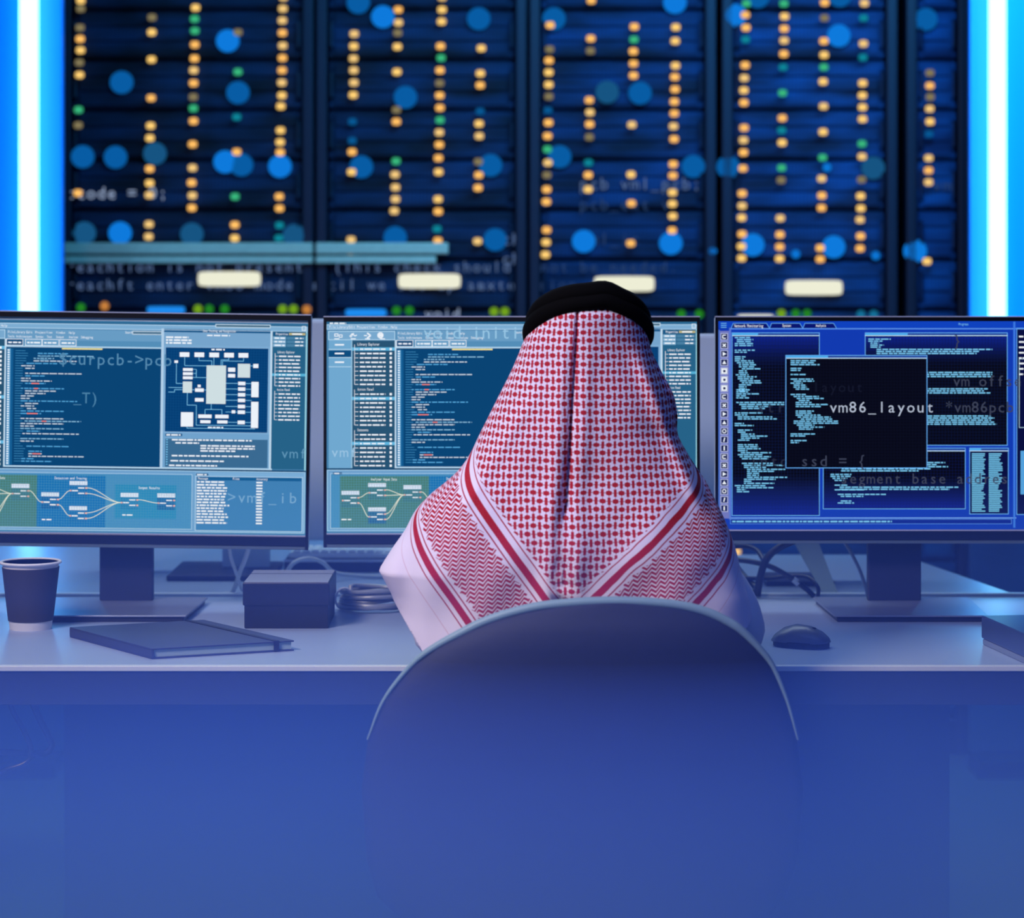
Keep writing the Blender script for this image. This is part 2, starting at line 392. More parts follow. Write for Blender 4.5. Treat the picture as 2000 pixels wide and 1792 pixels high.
# ------------------------------------------------------------------ screen drawings
class Screen:
    """flat lit shapes of one screen, layer by layer; drawn in frame pixels about cx, cy at the monitor's distance"""
    def __init__(s, cx, cy, d): s.cx, s.cy, s.k = cx, cy, d/F; s.f = {}
    def pt(s, x, y, l): return ((x-s.cx)*s.k, -l*.00012, (s.cy-y)*s.k)
    def add(s, col, vs): s.f.setdefault(col, []).append(vs)
    def r(s, x0, y0, x1, y1, col, l=1): s.add(col, [s.pt(x0, y1, l), s.pt(x1, y1, l), s.pt(x1, y0, l), s.pt(x0, y0, l)])
    def frame(s, x0, y0, x1, y1, col, l=1, w=1.6):
        s.r(x0, y0, x1, y0+w, col, l); s.r(x0, y1-w, x1, y1, col, l); s.r(x0, y0+w, x0+w, y1-w, col, l); s.r(x1-w, y0+w, x1, y1-w, col, l)
    def words(s, x, y, w, h, col, l=3):
        e = x+w
        while x < e:
            ww = min(random.uniform(4, 15), e-x); s.r(x, y-h/2, x+ww, y+h/2, col, l); x += ww+random.uniform(1.4, 2.6)
    def line(s, pts, col, l=3, w=1.3):
        for (x0, y0), (x1, y1) in zip(pts, pts[1:]):
            dx, dy = x1-x0, y1-y0; L = math.hypot(dx, dy) or 1; nx, ny = -dy/L*w/2, dx/L*w/2
            s.add(col, [s.pt(x0-nx, y0-ny, l), s.pt(x1-nx, y1-ny, l), s.pt(x1+nx, y1+ny, l), s.pt(x0+nx, y0+ny, l)])
    def wire(s, x0, y0, x1, y1, col=(235, 235, 225), l=3):
        s.line([(x0+(x1-x0)*t, y0+(y1-y0)*(3*t*t-2*t**3)) for t in [i/10 for i in range(11)]], col, l)
    def text(s, x, y, h, st, col, l=4, pitch=None):
        pitch = pitch or h*.78
        for i, ch in enumerate(st):
            if ch == ' ': continue
            vs, fs, w = glyph(ch); k = h/.72; sx = min(k, pitch*.92/max(w, .05))
            for f in fs: s.add(col, [s.pt(x+(i+.5)*pitch+vs[j][0]*sx, y-vs[j][1]*k, l) for j in f])
    def build(s, name, parent):
        b = bmesh.new(); mats = []
        for i, (col, polys) in enumerate(s.f.items()):
            mats.append(glow(col, 1.0, len(polys) < 14))
            for p in polys:
                try: q = b.faces.new([b.verts.new(v) for v in p])
                except ValueError: continue
                q.material_index = i; q.normal_update()
                if q.normal.y > 0: q.normal_flip()
        me = bpy.data.meshes.new(name); b.to_mesh(me); b.free()
        return link(name, me, mats, parent)
W, LB, PB, DK, TL = (236, 242, 250), (128, 178, 214), (92, 152, 198), (10, 68, 116), (44, 96, 130)
CY = (98, 184, 226); RED = (236, 130, 122); CB = (120, 196, 238)
def node(s, x, y, w=35, h=32, ins=True):
    s.r(x, y, x+w, y+8, (214, 226, 244), 4); s.r(x, y+8, x+w, y+h, (16, 84, 150), 3)
    for yy in (y+13.5, y+24): s.r(x+w*.5, yy-1.2, x+w*.83, yy+1.2, W, 4); s.r(x+w-4, yy-1.5, x+w, yy+1.5, (240, 180, 160), 4)
    if ins: s.r(x+1, y+17.5, x+4, y+20.5, (240, 180, 160), 4); s.r(x+5, y+17.8, x+17, y+20.2, W, 4)
def grid(s, x0, y0, x1, y1, step, col, l=2, w=.7):
    x = x0+step
    while x < x1: s.r(x, y0, x+w, y1, col, l); x += step
    y = y0+step
    while y < y1: s.r(x0, y, x1, y+w, col, l); y += step
def code(s, x0, y0, y1, seed, green=False):
    random.seed(seed); y = y0; ind = 20
    while y < y1:
        ind = max(0, min(46, ind+random.choice([-14, -8, 0, 0, 0, 8, 12])))
        c = random.choice([(196, 214, 228), (196, 214, 228), (84, 168, 222), (84, 168, 222), (130, 186, 220)]); w = random.choice([18, 26, 40, 60, 84, 110, 0])
        s.r(x0+2, y-.5, x0+14+ind*.4, y+.5, (60, 140, 190), 3)
        if w:
            s.words(x0+14+ind, y, w, 2.0, c)
            if random.random() < .13: s.r(x0+14+ind+w*.3, y-1.1, x0+14+ind+w*.3+random.uniform(8, 24), y+1.1, RED, 4)
        y += 4.9
def ui(s):
    """the development tool on the left and the middle screens, in the middle screen's frame pixels"""
    random.seed(3)
    s.r(637, 627, 1363, 1041, (70, 128, 172), 0)
    s.r(638, 628, 1362, 634, (44, 104, 146)); s.words(644, 631, 32, 2.6, W, 3)
    s.r(638, 634, 1362, 643, (124, 172, 210)); s.frame(637, 633, 1362, 643.5, (170, 206, 234), 2)
    for x, t in zip((643, 658, 681, 697, 720, 738, 763), ('File', 'Library', 'Edit', 'Project', 'View', 'Window', 'Help')): s.text(x, 640.6, 5.2, t, W, 3, 3.2)
    s.frame(1182, 630, 1290, 637, (190, 214, 232), 4); s.r(1183, 631, 1289, 636, (70, 108, 134), 3)
    s.r(1351, 632, 1359, 641, (150, 190, 220), 3); s.frame(1351, 632, 1359, 641, W, 4, 1)
    # tool bar and the two narrow columns
    s.r(641, 647, 772, 664, (120, 168, 206)); s.frame(641, 646, 772, 664, (176, 212, 236), 2)
    s.frame(653, 651, 661, 657, W, 4); s.frame(662, 653, 669, 659, W, 4, 1.4)
    s.line([(683, 657), (688, 651), (693, 656), (697, 654)], W, 4, 2); s.line([(685, 659), (691, 650)], W, 4, 1.5)
    s.line([(717, 650), (724, 655), (717, 660)], W, 4, 3); s.line([(717, 655), (711, 655)], W, 4, 2)
    s.line([(743+5*math.cos(a*PI/4), 654.5+5*math.sin(a*PI/4)) for a in range(9)], W, 4, 3); s.r(740, 652, 747, 657, W, 4)
    for x in (658, 690, 718, 747): s.r(x-5, 660.5, x+5, 662.3, W, 4)
    s.r(642, 664, 686, 914, (112, 168, 208)); s.r(642, 684, 686, 697, (14, 76, 126), 2)
    for y in (673, 690, 707): s.r(654, y-1.5, 672, y+1.5, W, 3)
    for y in (682, 698, 716): s.r(642, y-.7, 686, y+.7, (180, 214, 236), 3)
    s.r(688, 665, 771, 914, (40, 84, 116)); s.r(686, 664, 688, 915, (150, 196, 224), 2); s.r(771, 664, 774, 915, (190, 216, 236), 2)
    y = 672.5
    for gi, (hd, n) in enumerate((('Library Explorer', 9), ('Action Panel', 8), ('Datasets', 8))):
        s.text(698, y+2, 5.4, hd, W, 4, 2.7); s.line([(692.5, y), (692.5, y+8.7*n)], W, 3, .9)
        for i in range(n):
            yy = y+9+8.6*i
            if (gi, i) in ((0, 0), (1, 1), (2, 2)): s.r(688, yy-3.4, 771, yy+3, (96, 180, 222), 2)
            s.r(693, yy-.5, 700, yy+.5, W, 3); s.words(703, yy, 50, 2.8, W, 4); s.r(761, yy-2.3, 765.5, yy+2.3, W, 4)
        y += 8.6*n+10.5
    # editor
    s.r(774, 645, 1078, 666, (104, 156, 196)); s.r(774, 666, 1078, 678, (84, 142, 184))
    for x, t in zip((777, 790, 813, 830, 852, 871, 896), ('File', 'Library', 'Edit', 'Project', 'View', 'Window', 'Help')): s.text(x, 653, 5, t, W, 3, 3.0)
    for x, t in zip((777, 793, 831, 853, 871, 896, 920), ('Tools', 'Architecture', 'Syntax', 'Text', 'Output', 'Analyze', 'Debugging')): s.text(x, 661.5, 5, t, W, 3, 2.6)
    s.text(1006, 651, 5, 'Search', W, 3, 2.5); s.frame(1020, 645.5, 1078, 653, (190, 210, 226), 3); s.r(1021, 646.5, 1077, 652, (80, 118, 146), 2)
    for i, x in enumerate((774, 811, 844, 878)):
        s.r(x, 665, x+32, 676, (18, 78, 126) if i == 0 else (104, 158, 198), 2); s.frame(x, 664, x+33, 677, W, 3, 1); s.words(x+4, 671, 25, 3, W, 4)
    s.r(774, 677, 1078, 680, (170, 206, 232), 3)
    s.r(775, 680, 1077, 911, DK, 1); s.r(776, 683, 788, 910, (90, 160, 206), 2); s.r(783, 683, 788, 910, (20, 92, 146), 3)
    y = 686
    while y < 908: s.r(777, y-1.2, 781, y+1.2, W, 4); y += 4.6
    s.r(883, 680.5, 962, 683.5, (232, 220, 150), 4)
    code(s, 790, 687, 907, 11); random.seed(5)
    s.r(1077, 640, 1082, 914, (176, 206, 232), 3); s.r(774, 911, 1296, 914, (176, 210, 234), 3); s.r(637, 914, 1362, 917, (26, 70, 110), 3)
    # diagram panel
    s.r(1082, 641, 1290, 647, (20, 84, 134), 2); s.r(1082, 647, 1290, 673, (118, 164, 204), 2)
    s.text(1158, 646, 5, 'Data Tracking and Recognition', W, 4, 2.2); s.words(1166, 652.5, 45, 2.6, W, 4)
    for yy, w in ((657, 44), (662.5, 50), (668, 50)): s.words(1086, yy, w, 3.2, W, 4)
    s.r(1082, 673, 1290, 844, (124, 170, 210), 1); s.r(1086, 677, 1286, 841, (6, 62, 116), 2); grid(s, 1086, 677, 1286, 841, 5.2, (14, 76, 132), 3, .6)
    X = lambda v: 764+v
    s.words(X(411), 680, 26, 3, W, 4)
    for x in (349, 378, 407, 436, 464): s.r(X(x), 686, X(x)+19, 695, W, 5)
    s.r(X(402), 711, X(440), 786, (206, 222, 226), 5); s.r(X(463), 707, X(487), 734, (206, 222, 226), 5)
    for y in (717, 725, 733): s.r(X(356), y, X(375), y+5.5, W, 5); s.line([(X(375), y+2), (X(382), y+2)], CB, 4, 1)
    s.line([(X(382), 719), (X(382), 735), (X(402), 735)], CB, 4, 1.1)
    s.r(X(356), 743, X(374), 765, (206, 222, 226), 5); s.r(X(353), 803, X(377), 831, W, 5)
    for y in (756, 775): s.r(X(380), y, X(397), y+7, W, 5)
    s.r(X(385), 749, X(391), 754, W, 5); s.r(X(444), 715, X(458), 723, W, 5); s.r(X(444), 727, X(458), 734, W, 5); s.r(X(493), 707, X(503), 715, W, 5); s.r(X(339), 702, X(346), 707, W, 5)
    for y in (742, 753, 764, 775, 787, 798, 818): s.r(X(464), y, X(478), y+7, W, 5); s.line([(X(440), y+3.5), (X(464), y+3.5)], CB, 4, 1.1); s.line([(X(478), y+3.5), (X(491), y+3.5)], CB, 4, 1.1)
    s.r(X(490), 742, X(504), 772, W, 5); s.r(X(490), 781, X(504), 832, W, 5); s.r(X(452), 798, X(459), 804, W, 5)
    for x in (387, 420): s.r(X(x), 807, X(x)+26, 814, W, 5); s.r(X(x)+4, 818, X(x)+24, 824, W, 5); s.line([(X(x)+13, 807), (X(x)+13, 797), (X(412), 797), (X(412), 786)], CB, 4, 1.1)
    for p in ([(359, 695), (359, 712), (402, 712)], [(387, 695), (387, 702), (412, 702), (412, 711)], [(416, 695), (416, 711)], [(445, 695), (445, 700), (430, 700), (430, 711)],
              [(474, 695), (474, 702), (433, 702), (433, 711)], [(343, 707), (343, 747), (356, 747)], [(365, 765), (365, 789), (383, 789), (383, 828), (490, 828)],
              [(328, 755), (356, 755)], [(328, 764), (340, 764), (340, 759), (356, 759)], [(374, 759), (402, 759)], [(487, 711), (493, 711)], [(365, 831), (365, 834), (498, 834)]):
        s.line([(X(a), b) for a, b in p], CB, 4, 1.1)
    s.words(X(406), 832, 32, 2.6, W, 4)
    # console under it
    s.r(1082, 844, 1290, 854, (112, 162, 204), 2); s.r(1087, 845, 1120, 850, (20, 84, 134), 3); s.words(1089, 847.6, 28, 2.8, W, 4)
    s.r(1082, 854, 1290, 912, (112, 162, 204), 1); s.r(1087, 855, 1287, 910, (58, 106, 146), 2)
    for yy, x, w in ((857, 336, 156), (863, 343, 46), (868, 392, 106), (873, 392, 106), (878, 392, 68), (888, 336, 150), (898, 334, 104), (907, 331, 94)): s.words(X(x), yy, w, 2.8, W, 4)
    y = 857
    while y < 909: s.r(1089, y-1, 1092, y+1, CB, 4); y += 4.8
    # right column
    s.r(1290, 643, 1294, 914, (190, 216, 236), 3); s.r(1294, 643, 1361, 912, (38, 98, 136), 2); s.r(1359, 643, 1362, 914, (150, 206, 222), 3)
    s.r(1294, 645, 1361, 651, (24, 86, 130), 3); s.text(1300, 650, 5, 'Properties', W, 4, 2.4); s.r(1326, 645.5, 1358, 650, (186, 176, 128), 4); s.r(1332, 646.5, 1352, 649, W, 5)
    for yy in (656, 663, 670):
        s.r(1295, yy-3, 1320, yy+3, (130, 178, 212), 3); s.words(1298, yy, 20, 2.6, W, 4); s.r(1322, yy-2.6, 1358, yy+2.6, (74, 128, 164), 3); s.words(1338, yy, 16, 2.4, W, 4)
    for y0, hd, n, sel in ((683.5, 'Library Explorer', 9, 5), (757, 'Action Panel', 8, -1)):
        s.text(1304, y0+2, 5, hd, W, 4, 2.1); s.line([(1299.5, y0+2), (1299.5, y0+7.3*n)], W, 4, .9)
        for i in range(n):
            yy = y0+8+7.2*i
            if i == sel: s.r(1294, yy-2.6, 1359, yy+2.6, (86, 176, 214), 3)
            s.r(1300, yy-.4, 1305, yy+.4, W, 4); s.words(1307, yy, 42, 2.6, W, 4)
    # graph strip and table
    s.r(638, 917, 1362, 1036, (110, 160, 204), 1); s.frame(639, 917, 1361, 1037, (160, 202, 232), 3, 1.5)
    s.r(646, 925, 1140, 1031, (70, 140, 190), 2); s.frame(645, 924, 1141, 1032, (170, 204, 232), 4, 1.2)
    s.r(650, 922, 668, 926.5, (20, 84, 134), 4); s.words(653, 924.3, 12, 2.2, W, 5)
    s.r(664, 929, 838, 1030, (72, 124, 112), 3); s.r(838, 929, 972, 1030, (16, 110, 178), 3); s.r(990, 946, 1110, 1012, (40, 136, 184), 3)
    grid(s, 646, 925, 1140, 1031, 5, (86, 152, 186), 4, .5)
    L = 5
    s.text(724, 938, 5.4, 'Analyzer Input Data', W, L, 2.7); s.text(872, 937, 5.2, 'Detection and Tracing', W, L, 3); s.text(1036, 954, 5.2, 'Output Results', W, L, 3)
    n = [(667, 958), (719, 943), (719, 990), (788, 947), (846, 963), (901, 940), (901, 989), (1001, 962), (1073, 962)]
    for x, y in n: node(s, x, y)
    for a, yo, b in ((0, 13, 1), (0, 24, 2), (1, 13, 3), (1, 24, 3), (2, 13, 3), (2, 24, 3), (3, 13, 4), (4, 13, 5), (4, 24, 6), (5, 13, 7), (5, 24, 7), (6, 13, 7), (6, 24, 7), (7, 13, 8)):
        s.wire(n[a][0]+35, n[a][1]+yo, n[b][0]+1, n[b][1]+19, (226, 230, 214), 5)
    for x, y in ((667, 1014), (848, 1016), (1005, 1005)): s.words(x, y, 20, 2.4, W, L)
    s.r(1146, 920, 1359, 1034, (122, 172, 214), 2); s.r(1148, 922, 1172, 926.5, (20, 84, 134), 4); s.words(1150, 924.5, 20, 2.4, W, 5)
    s.r(1149, 928, 1355, 1033, (64, 128, 180), 3); s.frame(1147, 927, 1357, 1034, (180, 212, 236), 4, 1.2); s.r(1150, 929, 1354, 935, (22, 92, 146), 4)
    s.text(1152, 934, 5, 'Message', W, 5, 2.8); s.text(1220, 934, 5, 'Files', W, 5, 2.6); s.text(1266, 934, 5, 'Accuracy', W, 5, 2.8)
    y = 938.5
    while y < 1020: s.words(1150, y, random.uniform(52, 64), 3, W, 5); s.r(1266, y-1.5, 1278, y+1.5, W, 5); y += 5.7
def net(s):
    """the network monitor of the right screen"""
    random.seed(9); BK = (8, 10, 26); RB = (18, 58, 176); NV = (10, 16, 64); CL = (96, 164, 236)
    s.r(1402, 627, 2110, 1034, RB, 0); s.r(1402, 627, 2110, 640, (16, 66, 190), 1)
    s.line([(1408, 631), (1419, 631)], CB, 3, 1.2); s.line([(1408, 635), (1419, 635)], CB, 3, 1.2); s.line([(1408, 639), (1419, 639)], CB, 3, 1.2)
    for x0, x1 in ((1428, 1503), (1503, 1568), (1568, 1634)):
        s.line([(x0, 641), (x0+4, 631), (x1-6, 631), (x1, 641)], CL, 3, 1.2); s.add((10, 22, 110), [s.pt(x0, 641, 2), s.pt(x1, 641, 2), s.pt(x1-6, 631, 2), s.pt(x0+4, 631, 2)])
    s.text(1434, 639, 6.4, 'Network Monitoring', W, 4, 3.15); s.text(1528, 638, 5.6, 'System', W, 4, 2.8); s.text(1593, 638, 5.6, 'Analysis', W, 4, 2.5); s.text(1872, 635, 5, 'Progress', CB, 4, 2.4)
    s.r(1426, 640.5, 2110, 643, (84, 140, 232), 3); s.r(1403, 644, 1406, 1020, (70, 110, 200), 2); s.r(1424, 640, 1428, 1014, (88, 120, 212), 3)
    s.r(1406, 646, 1424, 1012, (112, 120, 190), 1)
    for i in range(21):
        y = 651+i*16.75; s.r(1408, y, 1421, y+12.5, (26, 32, 84), 2); s.frame(1407.5, y-.5, 1421.5, y+13, (196, 204, 236), 3, 1); cx, cy = 1414.5, y+6.3
        k = i % 7
        if i in (4, 5, 6): s.r(1409, y+1, 1420, y+11.5, W, 4); s.r(cx-2, cy-2, cx+2.5, cy+2.5, (26, 32, 84), 5)
        elif k == 0: s.line([(cx+3, cy-3), (cx-3, cy-3), (cx-3, cy+3), (cx+3, cy+3)], W, 4, 1.8)
        elif k == 1: s.line([(cx-3, cy-3), (cx+3, cy+3)], W, 4, 2.2); s.line([(cx-3, cy+3), (cx+3, cy-3)], W, 4, 2.2)
        elif k == 2: s.add(W, [s.pt(cx-3, cy-4, 4), s.pt(cx-3, cy+4, 4), s.pt(cx+4, cy, 4)])
        elif k == 3: s.add(W, [s.pt(cx-4, cy+3, 4), s.pt(cx+4, cy+3, 4), s.pt(cx, cy-4, 4)])
        elif k == 4: s.line([(cx+3.5*math.cos(a*PI/4), cy+3.5*math.sin(a*PI/4)) for a in range(9)], W, 4, 1.6)
        elif k == 5: s.line([(cx+1, cy-4), (cx-1, cy+4)], W, 4, 2.2)
        else: s.r(cx-1.3, cy-4, cx+1.3, cy+4, W, 4)
    def fade(x0, y0, x1, y1, c0, c1, l, n=8):
        for i in range(n):
            t = (i+.5)/n; s.r(x0, y0+(y1-y0)*i/n, x1, y0+(y1-y0)*(i+1)/n, tuple(int(a+(b-a)*t) for a, b in zip(c0, c1)), l)
    def win(x0, y0, x1, y1, l, body, bar=True):
        s.r(x0, y0, x1, y1, body, l); s.frame(x0, y0, x1, y1, CL, l+4, 1.5)
        if bar: s.r(x0, y0, x0+(x1-x0)*.3, y0+5, (70, 170, 236), l+3); s.r(x0+(x1-x0)*.3, y0, x1, y0+5, (30, 66, 150), l+3); s.r(x0, y0+5.2, x1, y0+7, (180, 214, 246), l+4)
    def block(x, y, y1, n, mx, l, col=CB):
        ind = 0
        for _ in range(n):
            if y > y1: break
            ind = max(0, min(26, ind+random.choice([-6, 0, 0, 0, 4, 6])))
            s.words(x+ind, y, random.uniform(14, mx), 2.3, col, l); y += 3.9 if random.random() < .86 else 9
    win(1429, 649, 1601, 1007, 2, BK); fade(1430, 657, 1599, 720, (16, 36, 140), BK, 3); fade(1430, 930, 1599, 1005, BK, (16, 36, 150), 3); grid(s, 1430, 657, 1599, 1005, 6, (16, 30, 78), 4, .5)
    block(1435, 659, 765, 26, 40, 6); block(1434, 761, 800, 10, 96, 6); block(1435, 806, 945, 34, 84, 6); block(1435, 948, 965, 4, 74, 6)
    win(1689, 649, 1968, 870, 2, BK); fade(1690, 657, 1966, 712, (16, 36, 140), BK, 3); grid(s, 1690, 657, 1966, 868, 6, (14, 26, 66), 4, .5)
    block(1696, 662, 682, 6, 44, 6)
    for y0, n in ((682, 3), (727, 3), (759, 3), (812, 5)):
        for i in range(n): s.words(1712 if y0 == 682 else 1800, y0+4*i, (236 if y0 == 682 else 148)*random.uniform(.8, 1), 2.4, CB, 6)
    win(1607, 874, 1886, 994, 2, BK); fade(1608, 936, 1884, 992, BK, (16, 32, 140), 3); grid(s, 1608, 882, 1884, 992, 6, (14, 26, 84), 4, .5)
    for i in range(6): s.words(1640+random.uniform(-8, 8), 899+4*i, random.uniform(150, 230), 2.4, CB, 6)
    block(1622, 926, 944, 4, 60, 6); block(1624, 947, 985, 9, 110, 6); s.words(1640, 951, 232, 2.4, CB, 6); s.words(1640, 955, 214, 2.4, CB, 6)
    win(1893, 874, 1970, 1004, 2, NV)
    for i in range(32):
        for x in (1898, 1931): s.r(x, 886+3.6*i-1.3, x+random.uniform(18, 27), 886+3.6*i+1.2, (108, 184, 224), 6)
    win(1534, 693, 1811, 914, 8, BK); grid(s, 1536, 702, 1809, 912, 6, (14, 18, 42), 9, .4)
    for y0, n, mx in ((704, 3, 74), (719, 2, 26), (731, 1, 40), (740, 6, 54), (770, 12, 70), (822, 5, 96), (847, 4, 48)): block(1544, y0, 870, n, mx, 14)
    s.r(1428, 1010, 1985, 1012, (110, 160, 238), 3); s.r(1428, 1014, 1975, 1022, (14, 38, 140), 2); s.frame(1426, 1013, 1976, 1023, (84, 140, 232), 3, 1); s.words(1430, 1018, 312, 3, CB, 4)
    s.r(1979, 628, 1983, 1030, (60, 120, 224), 3); win(1985, 640, 2104, 1005, 2, NV, False)
    for i in range(8): s.words(1990, 657+10.5*i, 60, 3, W, 7)
    s.frame(1990, 700, 2060, 835, (170, 200, 220), 7, 1.2)
    s.r(1993, 880, 2050, 965, (84, 160, 220), 7)
    # floating overlay code, added as large letters over the windows
    g1, g2, g3 = (176, 186, 206), (60, 66, 88), (38, 44, 66)
    s.text(1475, 805, 22, 'struct', g3, 7, 20.2); s.text(1618, 805, 22, 'vm86_layout', g1, 20, 18.9); s.text(1845, 805, 22, '*vm86pcb', g2, 7, 17)
    s.text(1462, 910, 22, 'iptor', g3, 7, 20); s.text(1562, 910, 22, 'ssd = {', g2, 20, 18.6); s.text(1640, 944, 21, 'segment base addres', g2, 7, 17.4)
    s.text(1860, 675, 22, '}', g2, 7, 18); s.text(1860, 754, 22, 'vm_offset', g2, 7, 17); s.text(1585, 765, 20, 'layout', (20, 24, 44), 20, 17)

# ------------------------------------------------------------------ the monitors
MD = 5.0
def monitor(px0, px1, ptop, pscr, pchin, pbot, draw, label, dx=0, dy=0, roll=0.0, strip=None, base=True):
    cx, cy = (px0+px1)/2, (ptop+pbot)/2; k = MD/F
    root = thing('monitor', (PX(cx, MD), MD+.06, DZ), label, 'monitor', 'wide monitors in a row on the desk')
    hz = PZ(cy, MD)-DZ; w = (px1-px0)*k/2; h = (pbot-ptop)*k/2; oy = -.06
    def up(o): o.location = (0, oy, hz); o.rotation_euler = (0, roll, 0); return o
    hb = MB().box(-w, w, .004, .03, -h, h, .004)
    hb.prism([(-w*.8, -h*.7), (w*.8, -h*.7), (w*.8, h*.8), (-w*.8, h*.8)], .03, .05, 'y', .006)
    up(hb.build('housing', M['greyshell'], root))
    zt = h; zs0 = (cy-pchin)*k; bz = 6*k
    bb = MB().box(-w, -w+bz, -.002, .004, -h, h).box(w-bz, w, -.002, .004, -h, h).box(-w+bz, w-bz, -.002, .004, (cy-pscr)*k, h)
    up(bb.build('bezel', M['bezel'], root))
    ee = MB().box(-w, w, -.004, .012, h, h+1.8*k).box(-w+bz, w-bz, -.0035, .003, zs0-1.0*k, zs0+1.4*k); up(ee.build('silver_edge', M['edge'], root))
    up(MB().box(-w+bz, w-bz, -.003, .0035, -h+7*k, zs0-1.1*k, .001).build('chin', M['chin'], root))
    up(MB().box(-w+bz, w-bz, -.001, .0035, -h, -h+6.9*k, .001).build('lower_strip', M['alu'], root))
    sc = Screen(cx, cy, MD)
    if draw is ui and dx:
        class Shift(Screen):
            def pt(s, x, y, l): return ((x-s.cx+dx)*s.k, -l*.00012, (s.cy-y-dy)*s.k)
        sc = Shift(cx, cy, MD)
    draw(sc)
    if draw is ui:
        if dx:
            g = (84, 138, 176)  # overlay code, added to this screen as lit letters
            sc.text(75-dx, 713, 24, '= $curpcb->pcb', g, 7, 18.6); sc.text(142-dx, 788, 22, '_T)', (74, 130, 168), 7, 17)
            sc.text(548-dx, 890, 20, 'vmf', (96, 150, 184), 7, 17.6); sc.text(424-dx, 978, 22, '->vmf_ib', (120, 168, 208), 7, 20)
        else:
            sc.text(826, 661, 26, 'void initial', (150, 196, 226), 7, 19); sc.text(645, 892, 20, 'vmf', (156, 196, 226), 7, 18)
    o = up(sc.build('screen', root))
    if roll: pass
    nw = 53*k
    MB().box(-nw, nw, .0, .018, .012, hz+.02, .003).build('stand_neck', M['stand'], root)
    yb0 = 4.85-MD-.06
    sb = MB().prism([(-.15, .05), (.15, .05), (.14, yb0), (-.14, yb0)], .0095, .0125, 'z', .0008).build('stand_base', M['basem'], root)
    MB().prism([(-.145, .048), (.145, .048), (.135, yb0+.004), (-.135, yb0+.004)], .0, .0095, 'z', .002).build('base_underside', M['stand'], sb)
    return root
monitor(-130, 605, 611, 621, 1042, 1069, ui, 'leftmost monitor showing a white block diagram above a table, behind the paper cup', -764, 0, math.radians(.75))
monitor(632, 1367, 619, 628, 1042, 1069, ui, 'middle monitor half hidden by the person, file list on its left side')
monitor(1397, 2115, 619, 627, 1035, 1061, net, 'rightmost monitor with deep blue network windows and one black window in front')

# grey screens of the desk opposite, seen between and under the monitors
def grey_screen(px0, px1, ptop, pbot, d, neck, label, lean=False):
    cx = (px0+px1)/2; root = thing('monitor', (PX(cx, d), d, DZ), label, 'monitor')
    MB().box(PX(px0, d)-PX(cx, d), PX(px1, d)-PX(cx, d), .0, .03, PZ(pbot, d)-DZ, PZ(ptop, d)-DZ, .008).build('back_shell', M['greyshell'], root)
    MB().box(PX(px0, d)-PX(cx, d)+.01, PX(px1, d)-PX(cx, d)-.01, .03, .034, PZ(pbot, d)-DZ+.01, PZ(ptop, d)-DZ-.01).build('screen', glow((40, 90, 150)), root)
    if not lean:
        a, b = PX(neck[0], d)-PX(cx, d), PX(neck[1], d)-PX(cx, d)
        MB().box(a, b, -.02, -.001, .012, PZ(pbot-25, d)-DZ, .002).build('stand_neck', M['greyshell'], root)
        MB().box(a-.1, b+.02, -.16, .1, 0, .012, .003).build('stand_base', M['stand'], root)
    else:
        q = lambda x, y, dd: P(x, y, dd)-Vector(root.location)
        m_ = MB(); f_ = [q(1535, 1030, 5.44), q(1588, 1030, 5.44), q(1636, 1157, 5.265), q(1606, 1157, 5.265)]
        b_ = [v+Vector((0, .02, 0)) for v in f_]
        m_.loft([f_, b_]).build('stand_leg', mat('grey_leg', (112, 134, 150), .5), root)
        m_ = MB(); m_.box(.02, .16, -.08, .08, 0, .01, .002).build('stand_base', M['stand'], root)
    return root
grey_screen(215, 745, 623, 1056, 5.62, (436, 528), 'grey back of a monitor facing away, seen between the left and middle monitors')
grey_screen(1240, 1700, 652, 1046, 5.46, None, 'grey back of a monitor facing away on a slanting leg, behind the rightmost monitor', True)

# ------------------------------------------------------------------ things on the desk
def on_desk(y, z=DZ): return (EYE-z)*F/(y-500)
# paper cup
dc = on_desk(1227); cup = thing('paper_cup', (PX(60, dc), dc, DZ), 'brown paper cup with a white rim in front of the leftmost monitor', 'cup')
k = dc/F
prof = lambda t: (40+15*t)*k
hh = 131*k
MB().lathe([(prof(0)*.9, .003), (prof(0), .003), (prof(0), 0), (prof(0)+.0004, 0), (prof(1), hh), (prof(1)-.0012, hh), (prof(.05)-.002, .008), (0.0001, .008)], 56).build('body', mat('white_paper', (222, 220, 224), .7), cup, True)
MB().lathe([(prof(.13)+.0006, hh*.13), (prof(.13)+.0016, hh*.13), (prof(.92)+.0016, hh*.92), (prof(.92)+.0004, hh*.92)], 56).build('sleeve', mat('brown_card', (50, 44, 48), .75, noise=.15, scale=220), cup, True)
cp = [(prof(1)+.0022+.0026*math.cos(a), hh-.001+.0026*math.sin(a)) for a in [2*PI*i/10 for i in range(11)]]
MB().lathe(cp, 56).build('rim', mat('white_rim', (236, 232, 234), .5), cup, True)
MB().lathe([(0.0001, hh*.8), (prof(.8)-.001, hh*.8)], 40).build('coffee', mat('coffee', (40, 24, 16), .1), cup)
